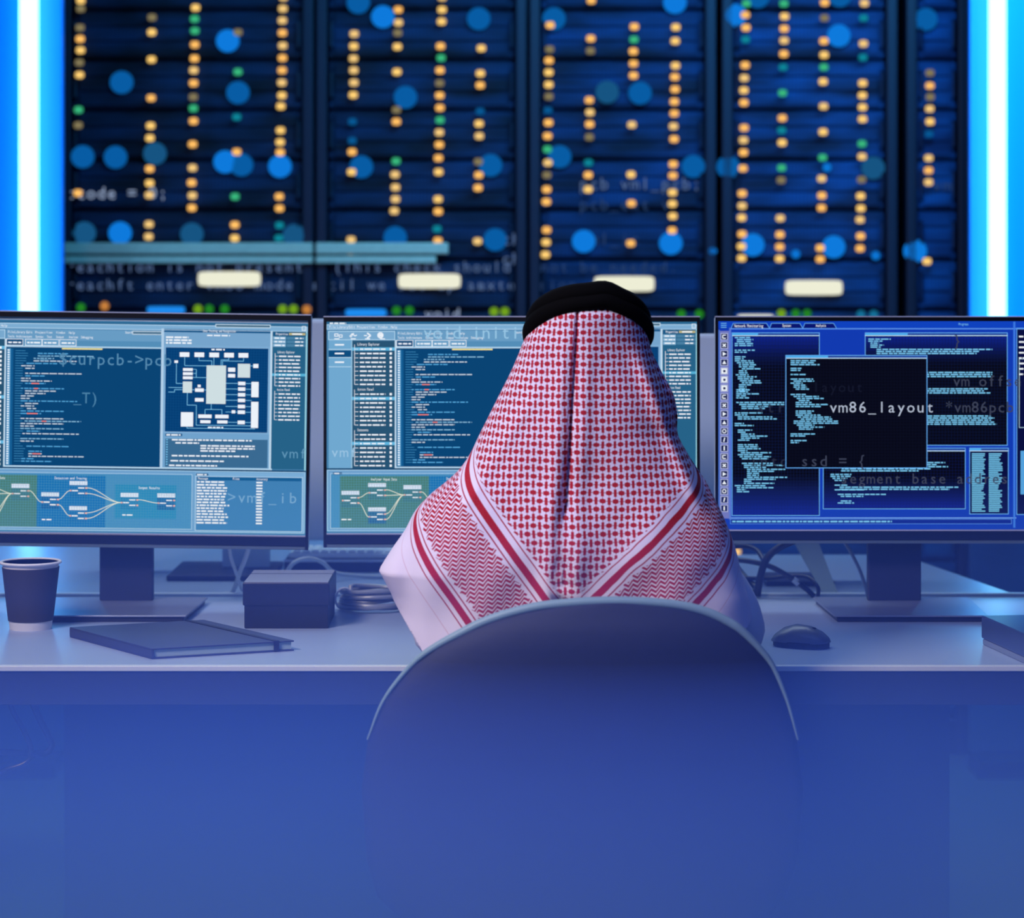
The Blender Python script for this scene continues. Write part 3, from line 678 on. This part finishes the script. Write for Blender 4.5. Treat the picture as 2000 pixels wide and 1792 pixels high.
# notebook
nb = thing('notebook', (-.58, 4.573, DZ), 'dark hardcover notebook with pale page edges and an elastic band, lying before the small box', 'notebook')
th = .018; L_, F_, R_, B_ = [Vector(v) for v in ((-.778, 4.66), (-.599, 4.405), (-.370, 4.50), (-.553, 4.755))]
O2 = Vector((-.58, 4.573)); quad = [tuple(v-O2) for v in (L_, F_, R_, B_)]
def inset(q, e, sp):
    c = sum((Vector(v) for v in q), Vector((0, 0)))/4
    return [tuple(c+(Vector(v)-c)*(1-e)) for v in q]
mcov = mat('navy_cover', (52, 60, 96), .5, noise=.12, scale=160)
c_ = MB(); c_.prism(quad, 0, .0028, 'z', .0008); c_.prism(quad, th-.0028, th, 'z', .0008)
sp = [Vector(quad[0]), Vector(quad[1])]; nrm = (Vector(quad[2])-Vector(quad[1])).normalized()*.004
c_.prism([tuple(sp[0]), tuple(sp[1]), tuple(sp[1]+nrm), tuple(sp[0]+nrm)], .0028, th-.0028)
c_.build('cover', mcov, nb)
pg = inset(quad, .025, 0); pm = mat('page_edges', (150, 176, 190), .8)
MB().prism(pg, .003, th-.003).build('pages', pm, nb)
e0 = Vector(quad[2])*.89+Vector(quad[1])*.11; e1 = Vector(quad[3])*.89+Vector(quad[0])*.11
t_ = (Vector(quad[1])-Vector(quad[2])).normalized()*.009; o_ = (e0-e1).normalized()*.0015
el = MB()
el.prism([tuple(e0), tuple(e0+t_), tuple(e1+t_), tuple(e1)], th, th+.0012)
el.prism([tuple(e0), tuple(e0+t_), tuple(e0+t_+o_), tuple(e0+o_)], .0, th+.0012)
el.build('elastic_band', mat('black_elastic', (22, 24, 44), .6), nb)
# box with lid
db = on_desk(1227); bx = thing('box', (PX(559, db), db+.09, DZ), 'small dark cardboard box with a lid beside the cable coil', 'box')
kb = db/F; wb = 82*kb; hb = 90*kb
mbx = mat('navy_card', (24, 28, 48), .42, noise=.06)
MB().box(-wb, wb, -.09, .09, 0, hb*.98, .002).build('body', mbx, bx)
MB().box(-wb-.0025, wb+.0025, -.0925, .0925, hb*.5, hb, .002).build('lid', mat('navy_card_lid', (28, 32, 54), .4), bx)
tag(MB().box(-wb, wb, -.09, .09, hb, hb+.0012).build('lid_top_sheen', mat('lid_sheen_grey', (150, 158, 178), .5), bx), 'lid top with its sheen coloured pale grey')  # reflected sheen of the lid put in as a paler sheet
MB().box(-wb, wb, .03, .033, hb+.0012, hb+.0016).build('lid_fold', mbx, bx)
# mouse
dm = on_desk(1262); km = dm/F; ms = thing('computer_mouse', (PX(1565, dm), dm, DZ), 'dark grey computer mouse to the right of the person', 'mouse')
rings = []
for t, w_, h_ in ((0, .5, .10), (.06, .8, .42), (.2, .98, .78), (.42, 1, 1.0), (.65, .96, .93), (.85, .82, .66), (.96, .6, .36), (1, .34, .12)):
    ring = []
    for a in range(20):
        c, s_ = math.cos(2*PI*a/20), math.sin(2*PI*a/20)
        ring.append((-.05+.1*t, .031*w_*c, (.0095+max(s_, -.05)*.029*h_)))
    rings.append(ring)
mb_ = MB(); mb_.loft(rings); sh = mb_.build('shell', mat('mouse_grey', (96, 102, 124), .34), ms, True); sh.rotation_euler = (0, 0, math.radians(-28))
mb_ = MB(); mb_.loft([[(x*1.01, y*1.03, 0.0005) for x, y in [(-.05*math.cos(2*PI*a/24), .031*math.sin(2*PI*a/24)) for a in range(24)]], [(x*1.01, y*1.03, .0105) for x, y in [(-.05*math.cos(2*PI*a/24), .031*math.sin(2*PI*a/24)) for a in range(24)]]])
o = mb_.build('base', mat('mouse_base', (14, 15, 26), .5), ms); o.rotation_euler = (0, 0, math.radians(-28))
mb_ = MB(); mb_.tube([(.022, -.003, .0285), (.022, .003, .0285)], .006, 14); o = mb_.build('scroll_wheel', M['blackcable'], ms); o.rotation_euler = (0, 0, math.radians(-28))
# dark case at the right end
cs = thing('case', (1.0, 4.5, DZ), 'flat dark blue case with a pale underside at the right end of the desk', 'case')
cs.rotation_euler = (0, 0, math.radians(8))
x0 = -.178
MB().box(x0, .16, -.13, .1, .011, .05, .003).build('lid', mat('blue_case', (44, 56, 100), .32), cs)
MB().box(x0+.002, .158, -.128, .098, 0, .0105, .002).build('tray', mat('pale_tray', (110, 122, 150), .5), cs)
# coil of network cable
cl = MB(); dcoil = 5.0; cc = Vector((PX(732, dcoil), dcoil+.02, DZ))
pts = []
for i in range(9*28):
    t = i/28; a = 2*PI*t; r = .058+.008*math.sin(t*2.4)+.004*math.sin(t*5.1)
    lay = t % 4.5
    pts.append((r*math.cos(a)*1.02, r*math.sin(a)*.95, .0045+.0075*lay+.003*math.sin(a*1+t)+.0035))
pts += [(.066, .03, .03), (.085, .05, .02), (.11, .05, .0045)]
coil = thing('cable_coil', cc, 'coil of grey network cable lying between the small box and the person', 'cable coil')
cl.tube(pts, .0042, 8); cl.build('cable', M['greycable'], coil, True)
ti = MB(); ti.tube([(-.058+.016*math.cos(a), -.018+.01*math.cos(a), .024+.02*math.sin(a)) for a in [2*PI*i/16 for i in range(16)]], .0022, 6, True); ti.build('tie', M['whitecable'], coil, True)

def cable(pts, r, m, label, d=None, group=None):
    pp = spline([P(*p) if len(p) == 3 else P(p[0], p[1], d) for p in pts], 8)
    b = MB(); b.tube(pp, r, 10); o = b.build('cable', m, None, True, loc=pp[0]); return tag(o, label, 'cable', group)
cable([(447, 1045, 5.16), (450, 1085, 5.18), (462, 1120, 5.2), (474, 1152, 5.25), (490, 1160, 5.28)], .0034, M['whitecable'], 'white cable bending to the right behind the small box, left of two that cross')
cable([(489, 1045, 5.16), (483, 1080, 5.19), (468, 1118, 5.22), (455, 1155, 5.27), (438, 1160, 5.29)], .0046, M['whitecable'], 'thicker white cable slanting down to the left, crossing the other near the small box')
cable([(560, 1116, 5.4), (575, 1098, 5.4), (602, 1090, 5.42), (630, 1098, 5.44), (652, 1117, 5.46), (700, 1124, 5.5), (760, 1126, 5.5)], .0042, M['whitecable'], 'white cable arching up behind the small dark box')
KC = 'black cables tangled behind the right monitor'
cable([(1479, 1164, 5.2), (1484, 1130, 5.2), (1497, 1092, 5.2), (1523, 1068, 5.2), (1565, 1050, 5.2)], [.0075]*4*8+[.0075], M['blackcable'], 'thick black cable rising from the gutter and bending right under the monitor', group=KC)
cable([(1425, 1092, 5.24), (1465, 1096, 5.22), (1505, 1106, 5.21), (1548, 1130, 5.2), (1575, 1150, 5.2), (1590, 1164, 5.2)], .0052, M['blackcable'], 'black cable with a pale tag sloping down to the gutter', group=KC)
cable([(1440, 1128, 5.26), (1500, 1129, 5.25), (1550, 1124, 5.24), (1580, 1128, 5.22), (1597, 1146, 5.2), (1598, 1164, 5.2)], .004, M['blackcable'], 'thin black cable looping level and then straight down beside the slanting leg', group=KC)
cable([(1425, 1068, 5.3), (1455, 1066, 5.3), (1478, 1074, 5.28), (1492, 1094, 5.25)], .005, M['blackcable'], 'short black cable just under the monitor beside the red headscarf', group=KC)
cable([(1440, 1108, 5.3), (1458, 1130, 5.27), (1478, 1150, 5.24), (1462, 1160, 5.22)], .006, M['blackcable'], 'black cable hooked back near the red headscarf', group=KC)
cable([(1640, 1045, 5.16), (1660, 1075, 5.17), (1680, 1115, 5.18), (1692, 1152, 5.19), (1694, 1163, 5.2)], .0034, M['greycable'], 'shiny grey cable hanging beside the neck of the right monitor')
# pale tag on the sloping cable
lp = P(1552, 1133, 5.19); tg = MB(); tg.tube([P(1549, 1130.5, 5.2), P(1560, 1139.5, 5.2)], .0062, 12); tag(tg.build('cable_tag', M['deskedge'], None, True, loc=lp), 'small pale tag wrapped round the sloping black cable', 'tag')
# dark tray with a white keyboard on the desk opposite
dt = 5.62; tr = thing('tray', (PX(665, dt), dt+.06, DZ), 'low dark tray under the white keyboard behind the middle monitor', 'tray')
MB().box(-.12, .135, -.06, .09, 0, .026, .003).build('body', M['dark'], tr); MB().box(-.12, .135, -.064, -.06, .022, .027).build('edge', M['edge'], tr)
kb_ = thing('keyboard', (PX(672, dt), dt+.06, DZ+.027), 'white keyboard on the dark tray behind the middle monitor', 'keyboard')
MB().box(-.118, .128, -.05, .08, 0, .012, .003).build('body', mat('white_plastic', (226, 232, 240), .4), kb_)
kk = MB()
for i in range(12):
    for j in range(5): kk.box(-.11+i*.0195, -.11+i*.0195+.0165, -.045+j*.024, -.045+j*.024+.02, .012, .017, .002, 1)
kk.build('keys', mat('white_keys', (232, 236, 244), .4), kb_)
# cables under the left end of the desk
cable([(12, 1345, 4.4), (24, 1385, 4.4), (46, 1425, 4.4), (60, 1460, 4.4), (55, 1485, 4.4), (20, 1500, 4.4), (-30, 1502, 4.42), (-40, 1345, 4.42)], .0046, M['blackcable'], 'dark cable hanging in a wide loop under the left end of the desk')
cable([(56, 1345, 4.42), (72, 1392, 4.42), (92, 1432, 4.42), (101, 1455, 4.42), (88, 1470, 4.42), (50, 1471, 4.44), (-20, 1466, 4.45)], .0056, M['blackcable'], 'thick dark cable loop nearer the board under the left end of the desk')

# ------------------------------------------------------------------ office chair
CD = 4.0
ch = thing('office_chair', (PX(1150, CD), 4.15, 0), 'dark office chair with a broad rounded back and pale rim under the person', 'chair')
cxw = PX(1150, CD)
OUT = [(1173, 1176, 1226), (1176, 1120, 1280), (1183, 1056, 1335), (1196, 1000, 1382), (1213, 950, 1418), (1232, 910, 1447), (1268, 845, 1484), (1305, 800, 1512), (1372, 748, 1540),
       (1450, 716, 1562), (1550, 704, 1575), (1690, 714, 1564), (1760, 735, 1540), (1800, 780, 1500)]
def bend(x): return 4.0-4.15+.35*(x-PX(1150, CD)+cxw-cxw)**2
rings = []
NR = 40
for y, xl, xr in OUT:
    z = PZ(y, CD); a, b = PX(xl, CD), PX(xr, CD); ring = []
    t = min(1, (1690-y)/500); hd = .012+.018*min(1, (y-1172)/60)
    for k_ in range(NR):
        an = 2*PI*k_/NR; c, s_ = math.cos(an), math.sin(an)
        xx = (a+b)/2+(b-a)/2*math.copysign(abs(c)**.75, c); yy = math.copysign(abs(s_)**.75, s_)*hd
        ring.append((xx-cxw, 4.0-4.15+.3*(xx-(a+b)/2)**2+yy, z))
    rings.append(ring)
m_ = MB(); m_.loft(rings); m_.build('backrest', mat('navy_upholstery', (24, 34, 70), .7, noise=.1, scale=90, bump=.2), ch, True)
tp = [(xl, y) for y, xl, xr in OUT[::-1]]+[(xr, y) for y, xl, xr in OUT]
tp2 = []
for x, y in tp:
    i = [q for q in OUT if q[0] == y][0]; a, b = PX(i[1], CD), PX(i[2], CD); xx = PX(x, CD)
    tp2.append((xx-cxw, 4.0-4.15-.006+.3*(xx-(a+b)/2)**2, PZ(y, CD)))
sp_ = spline(tp2[4:-4], 6); ns = len(sp_)
m_ = MB(); m_.tube(sp_, [.0015+.0062*min(1, min(i, ns-1-i)/26) for i in range(ns)], 10); m_.build('edge_trim', mat('pale_trim', (126, 156, 168), .5), ch, True)
m_ = MB(); m_.box(-.26, .26, -.10, .30, .40, .47, .025, 3); m_.build('seat', MATS['navy_upholstery'], ch, True)
m_ = MB(); m_.box(-.04, .04, -.17, -.135, .36, .62, .01).box(-.04, .04, -.17, .06, .36, .395, .01); m_.build('back_bracket', M['blackcable'], ch)
MB().lathe([(.028, .09), (.028, .36)], 20, 0, .06).build('column', M['alu'], ch, True)
for k_ in range(5):
    a = 2*PI*k_/5+.3; e = Vector((.29*math.cos(a), .06+.29*math.sin(a), .075))
    m_ = MB(); m_.tube([(0, .06, .115), (e.x*.5, .06+(e.y-.06)*.5, .10), tuple(e)], [.026, .02, .016], 10); m_.build('leg', M['blackcable'], ch, True)
    m_ = MB(); m_.tube([(e.x-.018, e.y, .028), (e.x+.018, e.y, .028)], .027, 16); m_.build('caster', M['blackcable'], ch, True)

# ------------------------------------------------------------------ the seated person
PD = 4.25
pxc = PX(1150, PD)
person = thing('person', (pxc, PD, 0), 'seated person from behind in red and white checked headscarf, black cord and white robe', 'person')
def skin_mesh(name, verts, edges, m, parent, sub=2, root=0):
    me = bpy.data.meshes.new(name); me.from_pydata([v[0] for v in verts], edges, [])
    o = link(name, me, m, parent)
    md = o.modifiers.new('skin', 'SKIN'); md.use_smooth_shade = True
    for i, v in enumerate(verts):
        sv = me.skin_vertices[0].data[i]; sv.radius = v[1] if isinstance(v[1], tuple) else (v[1], v[1]); sv.use_root = (i == root)
    s_ = o.modifiers.new('sub', 'SUBSURF'); s_.levels = sub; s_.render_levels = sub
    return o
skin = mat('skin', (176, 124, 98), .5, noise=.06)
V = [((0, -.035, .60), (.12, .08)), ((0, -.03, .72), (.11, .075)), ((0, -.03, .86), (.12, .075)), ((0, -.02, .96), (.09, .065)), ((0, 0, 1.07), .05), ((0, .02, 1.13), .055),
     ((0, .02, 1.20), (.075, .085)), ((0, .01, 1.27), (.072, .085)), ((0, .12, 1.19), .012), ((0, .135, 1.175), .008)]
E = [(0, 1), (1, 2), (2, 3), (3, 4), (4, 5), (5, 6), (6, 7), (6, 8), (8, 9)]
def limb(prev, pts):
    for p, r in pts:
        V.append((p, r)); E.append((prev, len(V)-1)); prev = len(V)-1
    return prev
for s_ in (-1, 1):
    w_ = limb(3, [((s_*.135, -.01, .945), .04), ((s_*.235, .0, .80), .038), ((s_*.20, .16, .785), .036), ((s_*.165, .27, .775), .026), ((s_*.155, .32, .768), (.034, .018)), ((s_*.15, .36, .764), (.036, .015))])
    for i, (dx_, ln) in enumerate(((-.028, .066), (-.010, .078), (.009, .074), (.027, .058))):
        limb(w_, [((s_*.15+dx_, .375, .765), .009), ((s_*.15+dx_*1.25, .375+ln*.5, .770), .0085), ((s_*.15+dx_*1.35, .375+ln, .752), .0075)])
    limb(w_-1, [((s_*.155-s_*.035, .335, .764), .011), ((s_*.155-s_*.06, .362, .758), .0095), ((s_*.155-s_*.068, .385, .753), .008)])
    limb(0, [((s_*.09, .0, .58), .08), ((s_*.12, .36, .535), .06), ((s_*.12, .38, .30), .05), ((s_*.12, .36, .08), .034), ((s_*.125, .47, .035), .03)])
skin_mesh('body', V, E, skin, person)
for s_ in (-1, 1):
    m_ = MB(); bmesh.ops.create_uvsphere(m_.b, u_segments=12, v_segments=8, radius=.012); bmesh.ops.translate(m_.b, vec=(s_*.03, .095, 1.215), verts=m_.b.verts[:])
    m_.build('eye', mat('eye_white', (220, 216, 210), .2), person, True)
robe = mat('white_robe', (222, 220, 228), .8, noise=.03, scale=60, bump=.15)
V = [((0, -.035, .60), (.17, .115)), ((0, -.03, .72), (.16, .10)), ((0, -.03, .86), (.16, .095)), ((0, -.02, .96), (.12, .08)), ((0, 0, 1.04), .06)]
E = [(0, 1), (1, 2), (2, 3), (3, 4)]
for s_ in (-1, 1):
    limb(3, [((s_*.145, -.01, .945), .055), ((s_*.222, .0, .855), .055), ((s_*.245, .01, .795), .052), ((s_*.205, .15, .795), .048), ((s_*.17, .25, .785), .04)])
    limb(0, [((s_*.1, .05, .585), .10), ((s_*.125, .34, .565), .08), ((s_*.125, .38, .32), .075), ((s_*.125, .37, .10), .07)])
skin_mesh('robe', V, E, robe, person)

# headscarf: rings from crown to hem
OUTL = [(562, 1128, 1176), (568, 1105, 1200), (576, 1088, 1218), (590, 1068, 1236), (610, 1050, 1251), (634, 1038, 1261), (667, 1022, 1268), (690, 1013, 1275), (723, 999, 1291), (767, 977, 1314), (807, 957, 1323),
        (847, 937, 1324), (888, 917, 1345), (916, 897, 1363), (940, 872, 1379), (964, 842, 1391), (996, 812, 1407), (1036, 790, 1424), (1072, 765, 1436), (1110, 741, 1445), (1140, 757, 1453), (1161, 767, 1460), (1193, 775, 1466), (1240, 772, 1474), (1300, 768, 1480), (1360, 768, 1484)]
def interp(y, j):
    N = len(OUTL)
    for i in range(N-1):
        a, b = OUTL[i], OUTL[i+1]
        if a[0] <= y <= b[0]:
            h = b[0]-a[0]; t = (y-a[0])/h
            def slope(q):
                if q == 0 or q == N-1 or (j == 1 and OUTL[q][0] in (1110,)): return (b[j]-a[j])/h
                return (OUTL[q+1][j]-OUTL[q-1][j])/(OUTL[q+1][0]-OUTL[q-1][0])
            m0, m1 = slope(i)*h, slope(i+1)*h
            return (2*t**3-3*t*t+1)*a[j]+(t**3-2*t*t+t)*m0+(3*t*t-2*t**3)*b[j]+(t**3-t*t)*m1
    return OUTL[-1][j]
def sstep(a, b, x):
    t = max(0, min(1, (x-a)/(b-a))); return t*t*(3-2*t)
NT = 440
ys = [562, 564, 567, 571]+[576+5*i for i in range(int((1350-576)/5)+1)]
bm = bmesh.new(); uvl = bm.loops.layers.uv.new('cloth'); grid_ = []; uvs = {}
for y in ys:
    xl, xr = interp(y, 1), interp(y, 2); c, w_ = (xl+xr)/2, (xr-xl)/2
    sh = sstep(820, 1050, y)
    n_ = 2.0+.9*sh                                         # flatter back over the shoulders
    db_ = (min(w_, 104+.0*y)*1.02 if y < 640 else 106+26*sstep(680, 900, y)+44*sstep(900, 1100, y))
    df_ = (min(w_, 104)*1.0 if y < 640 else 104+20*sh)
    row = []; u = 0; prev = None
    for i in range(NT):
        a = -PI+2*PI*i/NT; sx, cy_ = math.sin(a), math.cos(a)
        X = math.copysign(abs(sx)**(2/n_), sx)*w_; Y = math.copysign(abs(cy_)**(2/n_), cy_)
        Y = -Y*db_ if Y > 0 else -Y*df_
        xx = c+X; Y0_ = Y
        if cy_ > 0:                                       # creases and soft folds on the back
            dk_ = sstep(600, 760, y)
            xc = 1127-.045*(y-590)-(8 if y > 1000 else 8*(y-590)/410)
            g = lambda x0, s_: math.exp(-((xx-x0)/s_)**2)
            Y += (9+13*dk_)*g(xc, 3.2+3*sstep(700, 1100, y))-(11*dk_)*g(xc-24, 16)+(10*sstep(900, 1120, y))*g(xc-12, 9)-(7*dk_)*g(xc+24, 15)
            xf = 1258+(y-660)*.40
            Y += 30*sstep(660, 740, y)*(1-sstep(930, 1010, y))*g(xf, 8)-18*sstep(660, 740, y)*(1-sstep(930, 1010, y))*g(xf-28, 17)
            xg = 1010-(y-760)*.62
            Y += 11*sstep(740, 820, y)*(1-sstep(960, 1020, y))*g(xg, 15)-8*sstep(740, 820, y)*(1-sstep(960, 1020, y))*g(xg+34, 18)
            Y += sh*(5*math.sin((xx-.35*y)/31.0)+2.5*math.sin((xx+.6*y)/19.0))*cy_
            Y += sstep(1020, 1100, y)*10*g(800, 24)
        row.append((xx, y, Y, Y0_))
    # arc length outwards from the middle of the back gives the cloth coordinate
    mid = NT//2; arc = [0]*NT
    for i in range(mid+1, NT): arc[i] = arc[i-1]+math.hypot(row[i][0]-row[i-1][0], row[i][3]-row[i-1][3])
    for i in range(mid-1, -1, -1): arc[i] = arc[i+1]-math.hypot(row[i][0]-row[i+1][0], row[i][3]-row[i+1][3])
    off = 1118-.03*(y-590)*0+0*row[mid][0]+(row[mid][0]-1118)
    vr = []
    for i, (xx, yy, dd, _) in enumerate(row):
        v = bm.verts.new((PX(xx, PD)-pxc, dd*PD/F, PZ(yy, PD))); vr.append(v); uvs[v] = (arc[i]+off, yy)
    grid_.append(vr)
for r0, r1 in zip(grid_, grid_[1:]):
    for i in range(NT):
        if i in range(0, 48) or i in range(NT-48, NT):     # open at the front, where the face is
            z = r0[i].co.z
            if z < 1.36: continue
        j = (i+1) % NT
        f = bm.faces.new((r0[i], r0[j], r1[j], r1[i]))
        for lp, vv in zip(f.loops, (r0[i], r0[j], r1[j], r1[i])): lp[uvl].uv = (uvs[vv][0]/100, uvs[vv][1]/100)
f = bm.faces.new(grid_[0])
for lp in f.loops: lp[uvl].uv = (11.5, 5.6)
def cut(p, q):
    a, b = P(p[0], p[1], PD), P(q[0], q[1], PD); a.x -= pxc; b.x -= pxc; a.y = b.y = 0
    t = (b-a); nrm = Vector((t.z, 0, -t.x)).normalized()
    if nrm.z > 0: nrm = -nrm
    bmesh.ops.bisect_plane(bm, geom=bm.verts[:]+bm.edges[:]+bm.faces[:], plane_co=a, plane_no=nrm, clear_outer=True)
cut((773, 1170), (832, 1257)); cut((1467, 1196), (1418, 1252))
bmesh.ops.delete(bm, geom=[v for v in bm.verts if not v.link_faces], context='VERTS')
bmesh.ops.recalc_face_normals(bm, faces=bm.faces[:])
me = bpy.data.meshes.new('headscarf'); bm.to_mesh(me); bm.free()

class NG:
    """small arithmetic on shader nodes"""
    def __init__(s, nt): s.nt = nt
    def __call__(s, op, a, b=None, c=None):
        n = s.nt.nodes.new('ShaderNodeMath'); n.operation = op
        for i, v in enumerate((a, b, c)):
            if v is None: continue
            if isinstance(v, (int, float)): n.inputs[i].default_value = v
            else: s.nt.links.new(v, n.inputs[i])
        return n.outputs[0]
def scarf_material():
    m = bpy.data.materials.new('checked_cotton'); m.use_nodes = True; nt = m.node_tree; b = nt.nodes['Principled BSDF']
    b.inputs['Roughness'].default_value = .85; b.inputs['Specular IOR Level'].default_value = .2
    g = NG(nt); uv = nt.nodes.new('ShaderNodeUVMap'); uv.uv_map = 'cloth'; sp = nt.nodes.new('ShaderNodeSeparateXYZ'); nt.links.new(uv.outputs[0], sp.inputs[0])
    wob = nt.nodes.new('ShaderNodeTexNoise'); wob.inputs['Scale'].default_value = 1.4; nt.links.new(uv.outputs[0], wob.inputs['Vector'])
    wv = g('MULTIPLY', g('SUBTRACT', wob.outputs['Fac'], .5), 7.0)
    u = g('ADD', g('MULTIPLY', sp.outputs[0], 100.0), wv); v = g('ADD', g('MULTIPLY', sp.outputs[1], 100.0), wv)
    # woven checks: lying and standing bars in turn, joined by thin threads
    cu, cv = g('DIVIDE', u, 11.9), g('DIVIDE', v, 15.2)
    par = g('MODULO', g('ADD', g('FLOOR', cu), g('FLOOR', cv)), 2.0); par = g('GREATER_THAN', par, .5)
    a_ = g('ABSOLUTE', g('SUBTRACT', g('FRACT', cu), .5)); b_ = g('ABSOLUTE', g('SUBTRACT', g('FRACT', cv), .5))
    lie = g('MULTIPLY', g('LESS_THAN', a_, .46), g('LESS_THAN', g('ADD', b_, g('MULTIPLY', a_, .25)), .32))
    std = g('MULTIPLY', g('LESS_THAN', a_, .235), g('LESS_THAN', b_, .45))
    bars = g('ADD', g('MULTIPLY', lie, par), g('MULTIPLY', std, g('SUBTRACT', 1.0, par)))
    thr = g('MAXIMUM', g('MULTIPLY', g('LESS_THAN', b_, .055), .8), g('MULTIPLY', g('LESS_THAN', a_, .055), .8))
    chk = g('MAXIMUM', bars, thr)
    # distance outwards from the V shaped border, left and right of the middle
    tl = g('SUBTRACT', g('ADD', 922.0, g('MULTIPLY', g('SUBTRACT', v, 922.0), .74)), u)
    tr = g('SUBTRACT', u, g('SUBTRACT', 1349.0, g('MULTIPLY', g('SUBTRACT', v, 940.0), 1.09)))
    t = g('MAXIMUM', g('MULTIPLY', tl, 1.0), g('MULTIPLY', tr, .86))
    def band(lo, hi): return g('MULTIPLY', g('GREATER_THAN', t, lo), g('LESS_THAN', t, hi))
    # herringbone between the two bands
    zz = g('PINGPONG', g('DIVIDE', u, 8.6), 1.0)
    hr = g('FRACT', g('ADD', g('DIVIDE', g('ADD', v, g('MULTIPLY', u, .45)), 8.4), g('MULTIPLY', zz, .95)))
    hb = g('LESS_THAN', hr, .58)
    tooth = g('MULTIPLY', g('PINGPONG', g('DIVIDE', v, 8.0), 1.0), 9.0)
    inner = g('LESS_THAN', g('ADD', t, g('MULTIPLY', g('FRACT', cv), 8.0)), -4.0)
    red = g('MULTIPLY', chk, inner)
    for lo, hi in ((-.5, 2.5), (16.5, 33.5), (43, 46.2), (186, 189.2), (197, 214), (224, 227)): red = g('MAXIMUM', red, band(lo, hi))
    red = g('MAXIMUM', red, g('MULTIPLY', hb, g('MULTIPLY', g('GREATER_THAN', g('SUBTRACT', t, tooth), 50.0), g('LESS_THAN', g('ADD', t, tooth), 181.0))))
    seam = g('MULTIPLY', g('GREATER_THAN', t, 262.0), g('LESS_THAN', t, 264.0))
    # threads: fine weave
    wn = nt.nodes.new('ShaderNodeTexNoise'); wn.inputs['Scale'].default_value = 60; wn.inputs['Detail'].default_value = 3; nt.links.new(uv.outputs[0], wn.inputs['Vector'])
    mix = nt.nodes.new('ShaderNodeMix'); mix.data_type = 'RGBA'
    mix.inputs[6].default_value = (*lin((226, 216, 230)), 1); mix.inputs[7].default_value = (*lin((170, 12, 40)), 1)
    fac = g('MINIMUM', 1.0, g('MULTIPLY', red, g('ADD', .86, g('MULTIPLY', wn.outputs['Fac'], .25))))
    nt.links.new(g('MAXIMUM', fac, g('MULTIPLY', seam, .35)), mix.inputs[0]); nt.links.new(mix.outputs[2], b.inputs['Base Color'])
    bp = nt.nodes.new('ShaderNodeBump'); bp.inputs['Strength'].default_value = .35; bp.inputs['Distance'].default_value = .001
    nt.links.new(g('ADD', red, wn.outputs['Fac']), bp.inputs['Height']); nt.links.new(bp.outputs[0], b.inputs['Normal'])
    return m
sc = link('headscarf', me, scarf_material(), person, True)
md = sc.modifiers.new('thickness', 'SOLIDIFY'); md.thickness = .0016; md.offset = -1
# black double cord round the head, tipped forward
cord = mat('black_cord', (4, 4, 5), .9, spec=.08)
def ring_pts(dz, grow):
    out = []
    for i in range(72):
        a = 2*PI*i/72; s_, c = math.sin(a), math.cos(a)      # a = 0 at the back
        y = 640-62*c+dz+(-6*math.exp(-((a-.28)/.2)**2) if a < PI else 0)
        x = 1149+(113+grow)*s_; dep = -(88+grow+6*c)*c if c > 0 else -100*c
        out.append((PX(x, PD)-pxc, dep*PD/F, PZ(y, PD)))
    return out
for dz, gr, r in ((-9, -8, .0155), (11, 0, .0135)):
    m_ = MB(); m_.tube(ring_pts(dz, gr), r, 12, True); m_.build('head_cord', cord, person, True)

# ------------------------------------------------------------------ blue haze over the floor and the desk
def haze(name, x0, x1, y0, y1, z0, z1, dens, rgb, label):
    m = bpy.data.materials.new(name); m.use_nodes = True; nt = m.node_tree; nt.nodes.clear()
    v = nt.nodes.new('ShaderNodeVolumeScatter'); o = nt.nodes.new('ShaderNodeOutputMaterial')
    v.inputs['Color'].default_value = (*rgb, 1); v.inputs['Density'].default_value = dens; v.inputs['Anisotropy'].default_value = .0
    nt.links.new(v.outputs[0], o.inputs['Volume'])
    ob = MB().box(x0, x1, y0, y1, z0, z1).build(name, m); tag(ob, label, 'haze', None, 'stuff'); return ob
haze('floor_haze', -1.7, 1.7, 1.9, 4.327, .01, .80, 1.3, (.085, .21, .98), 'thick blue haze lying over the floor in front of the desk')
haze('desk_haze', -1.7, 1.7, 3.2, 5.9, .801, 1.0, .19, (.11, .24, .98), 'thin blue haze drifting just above the desk')
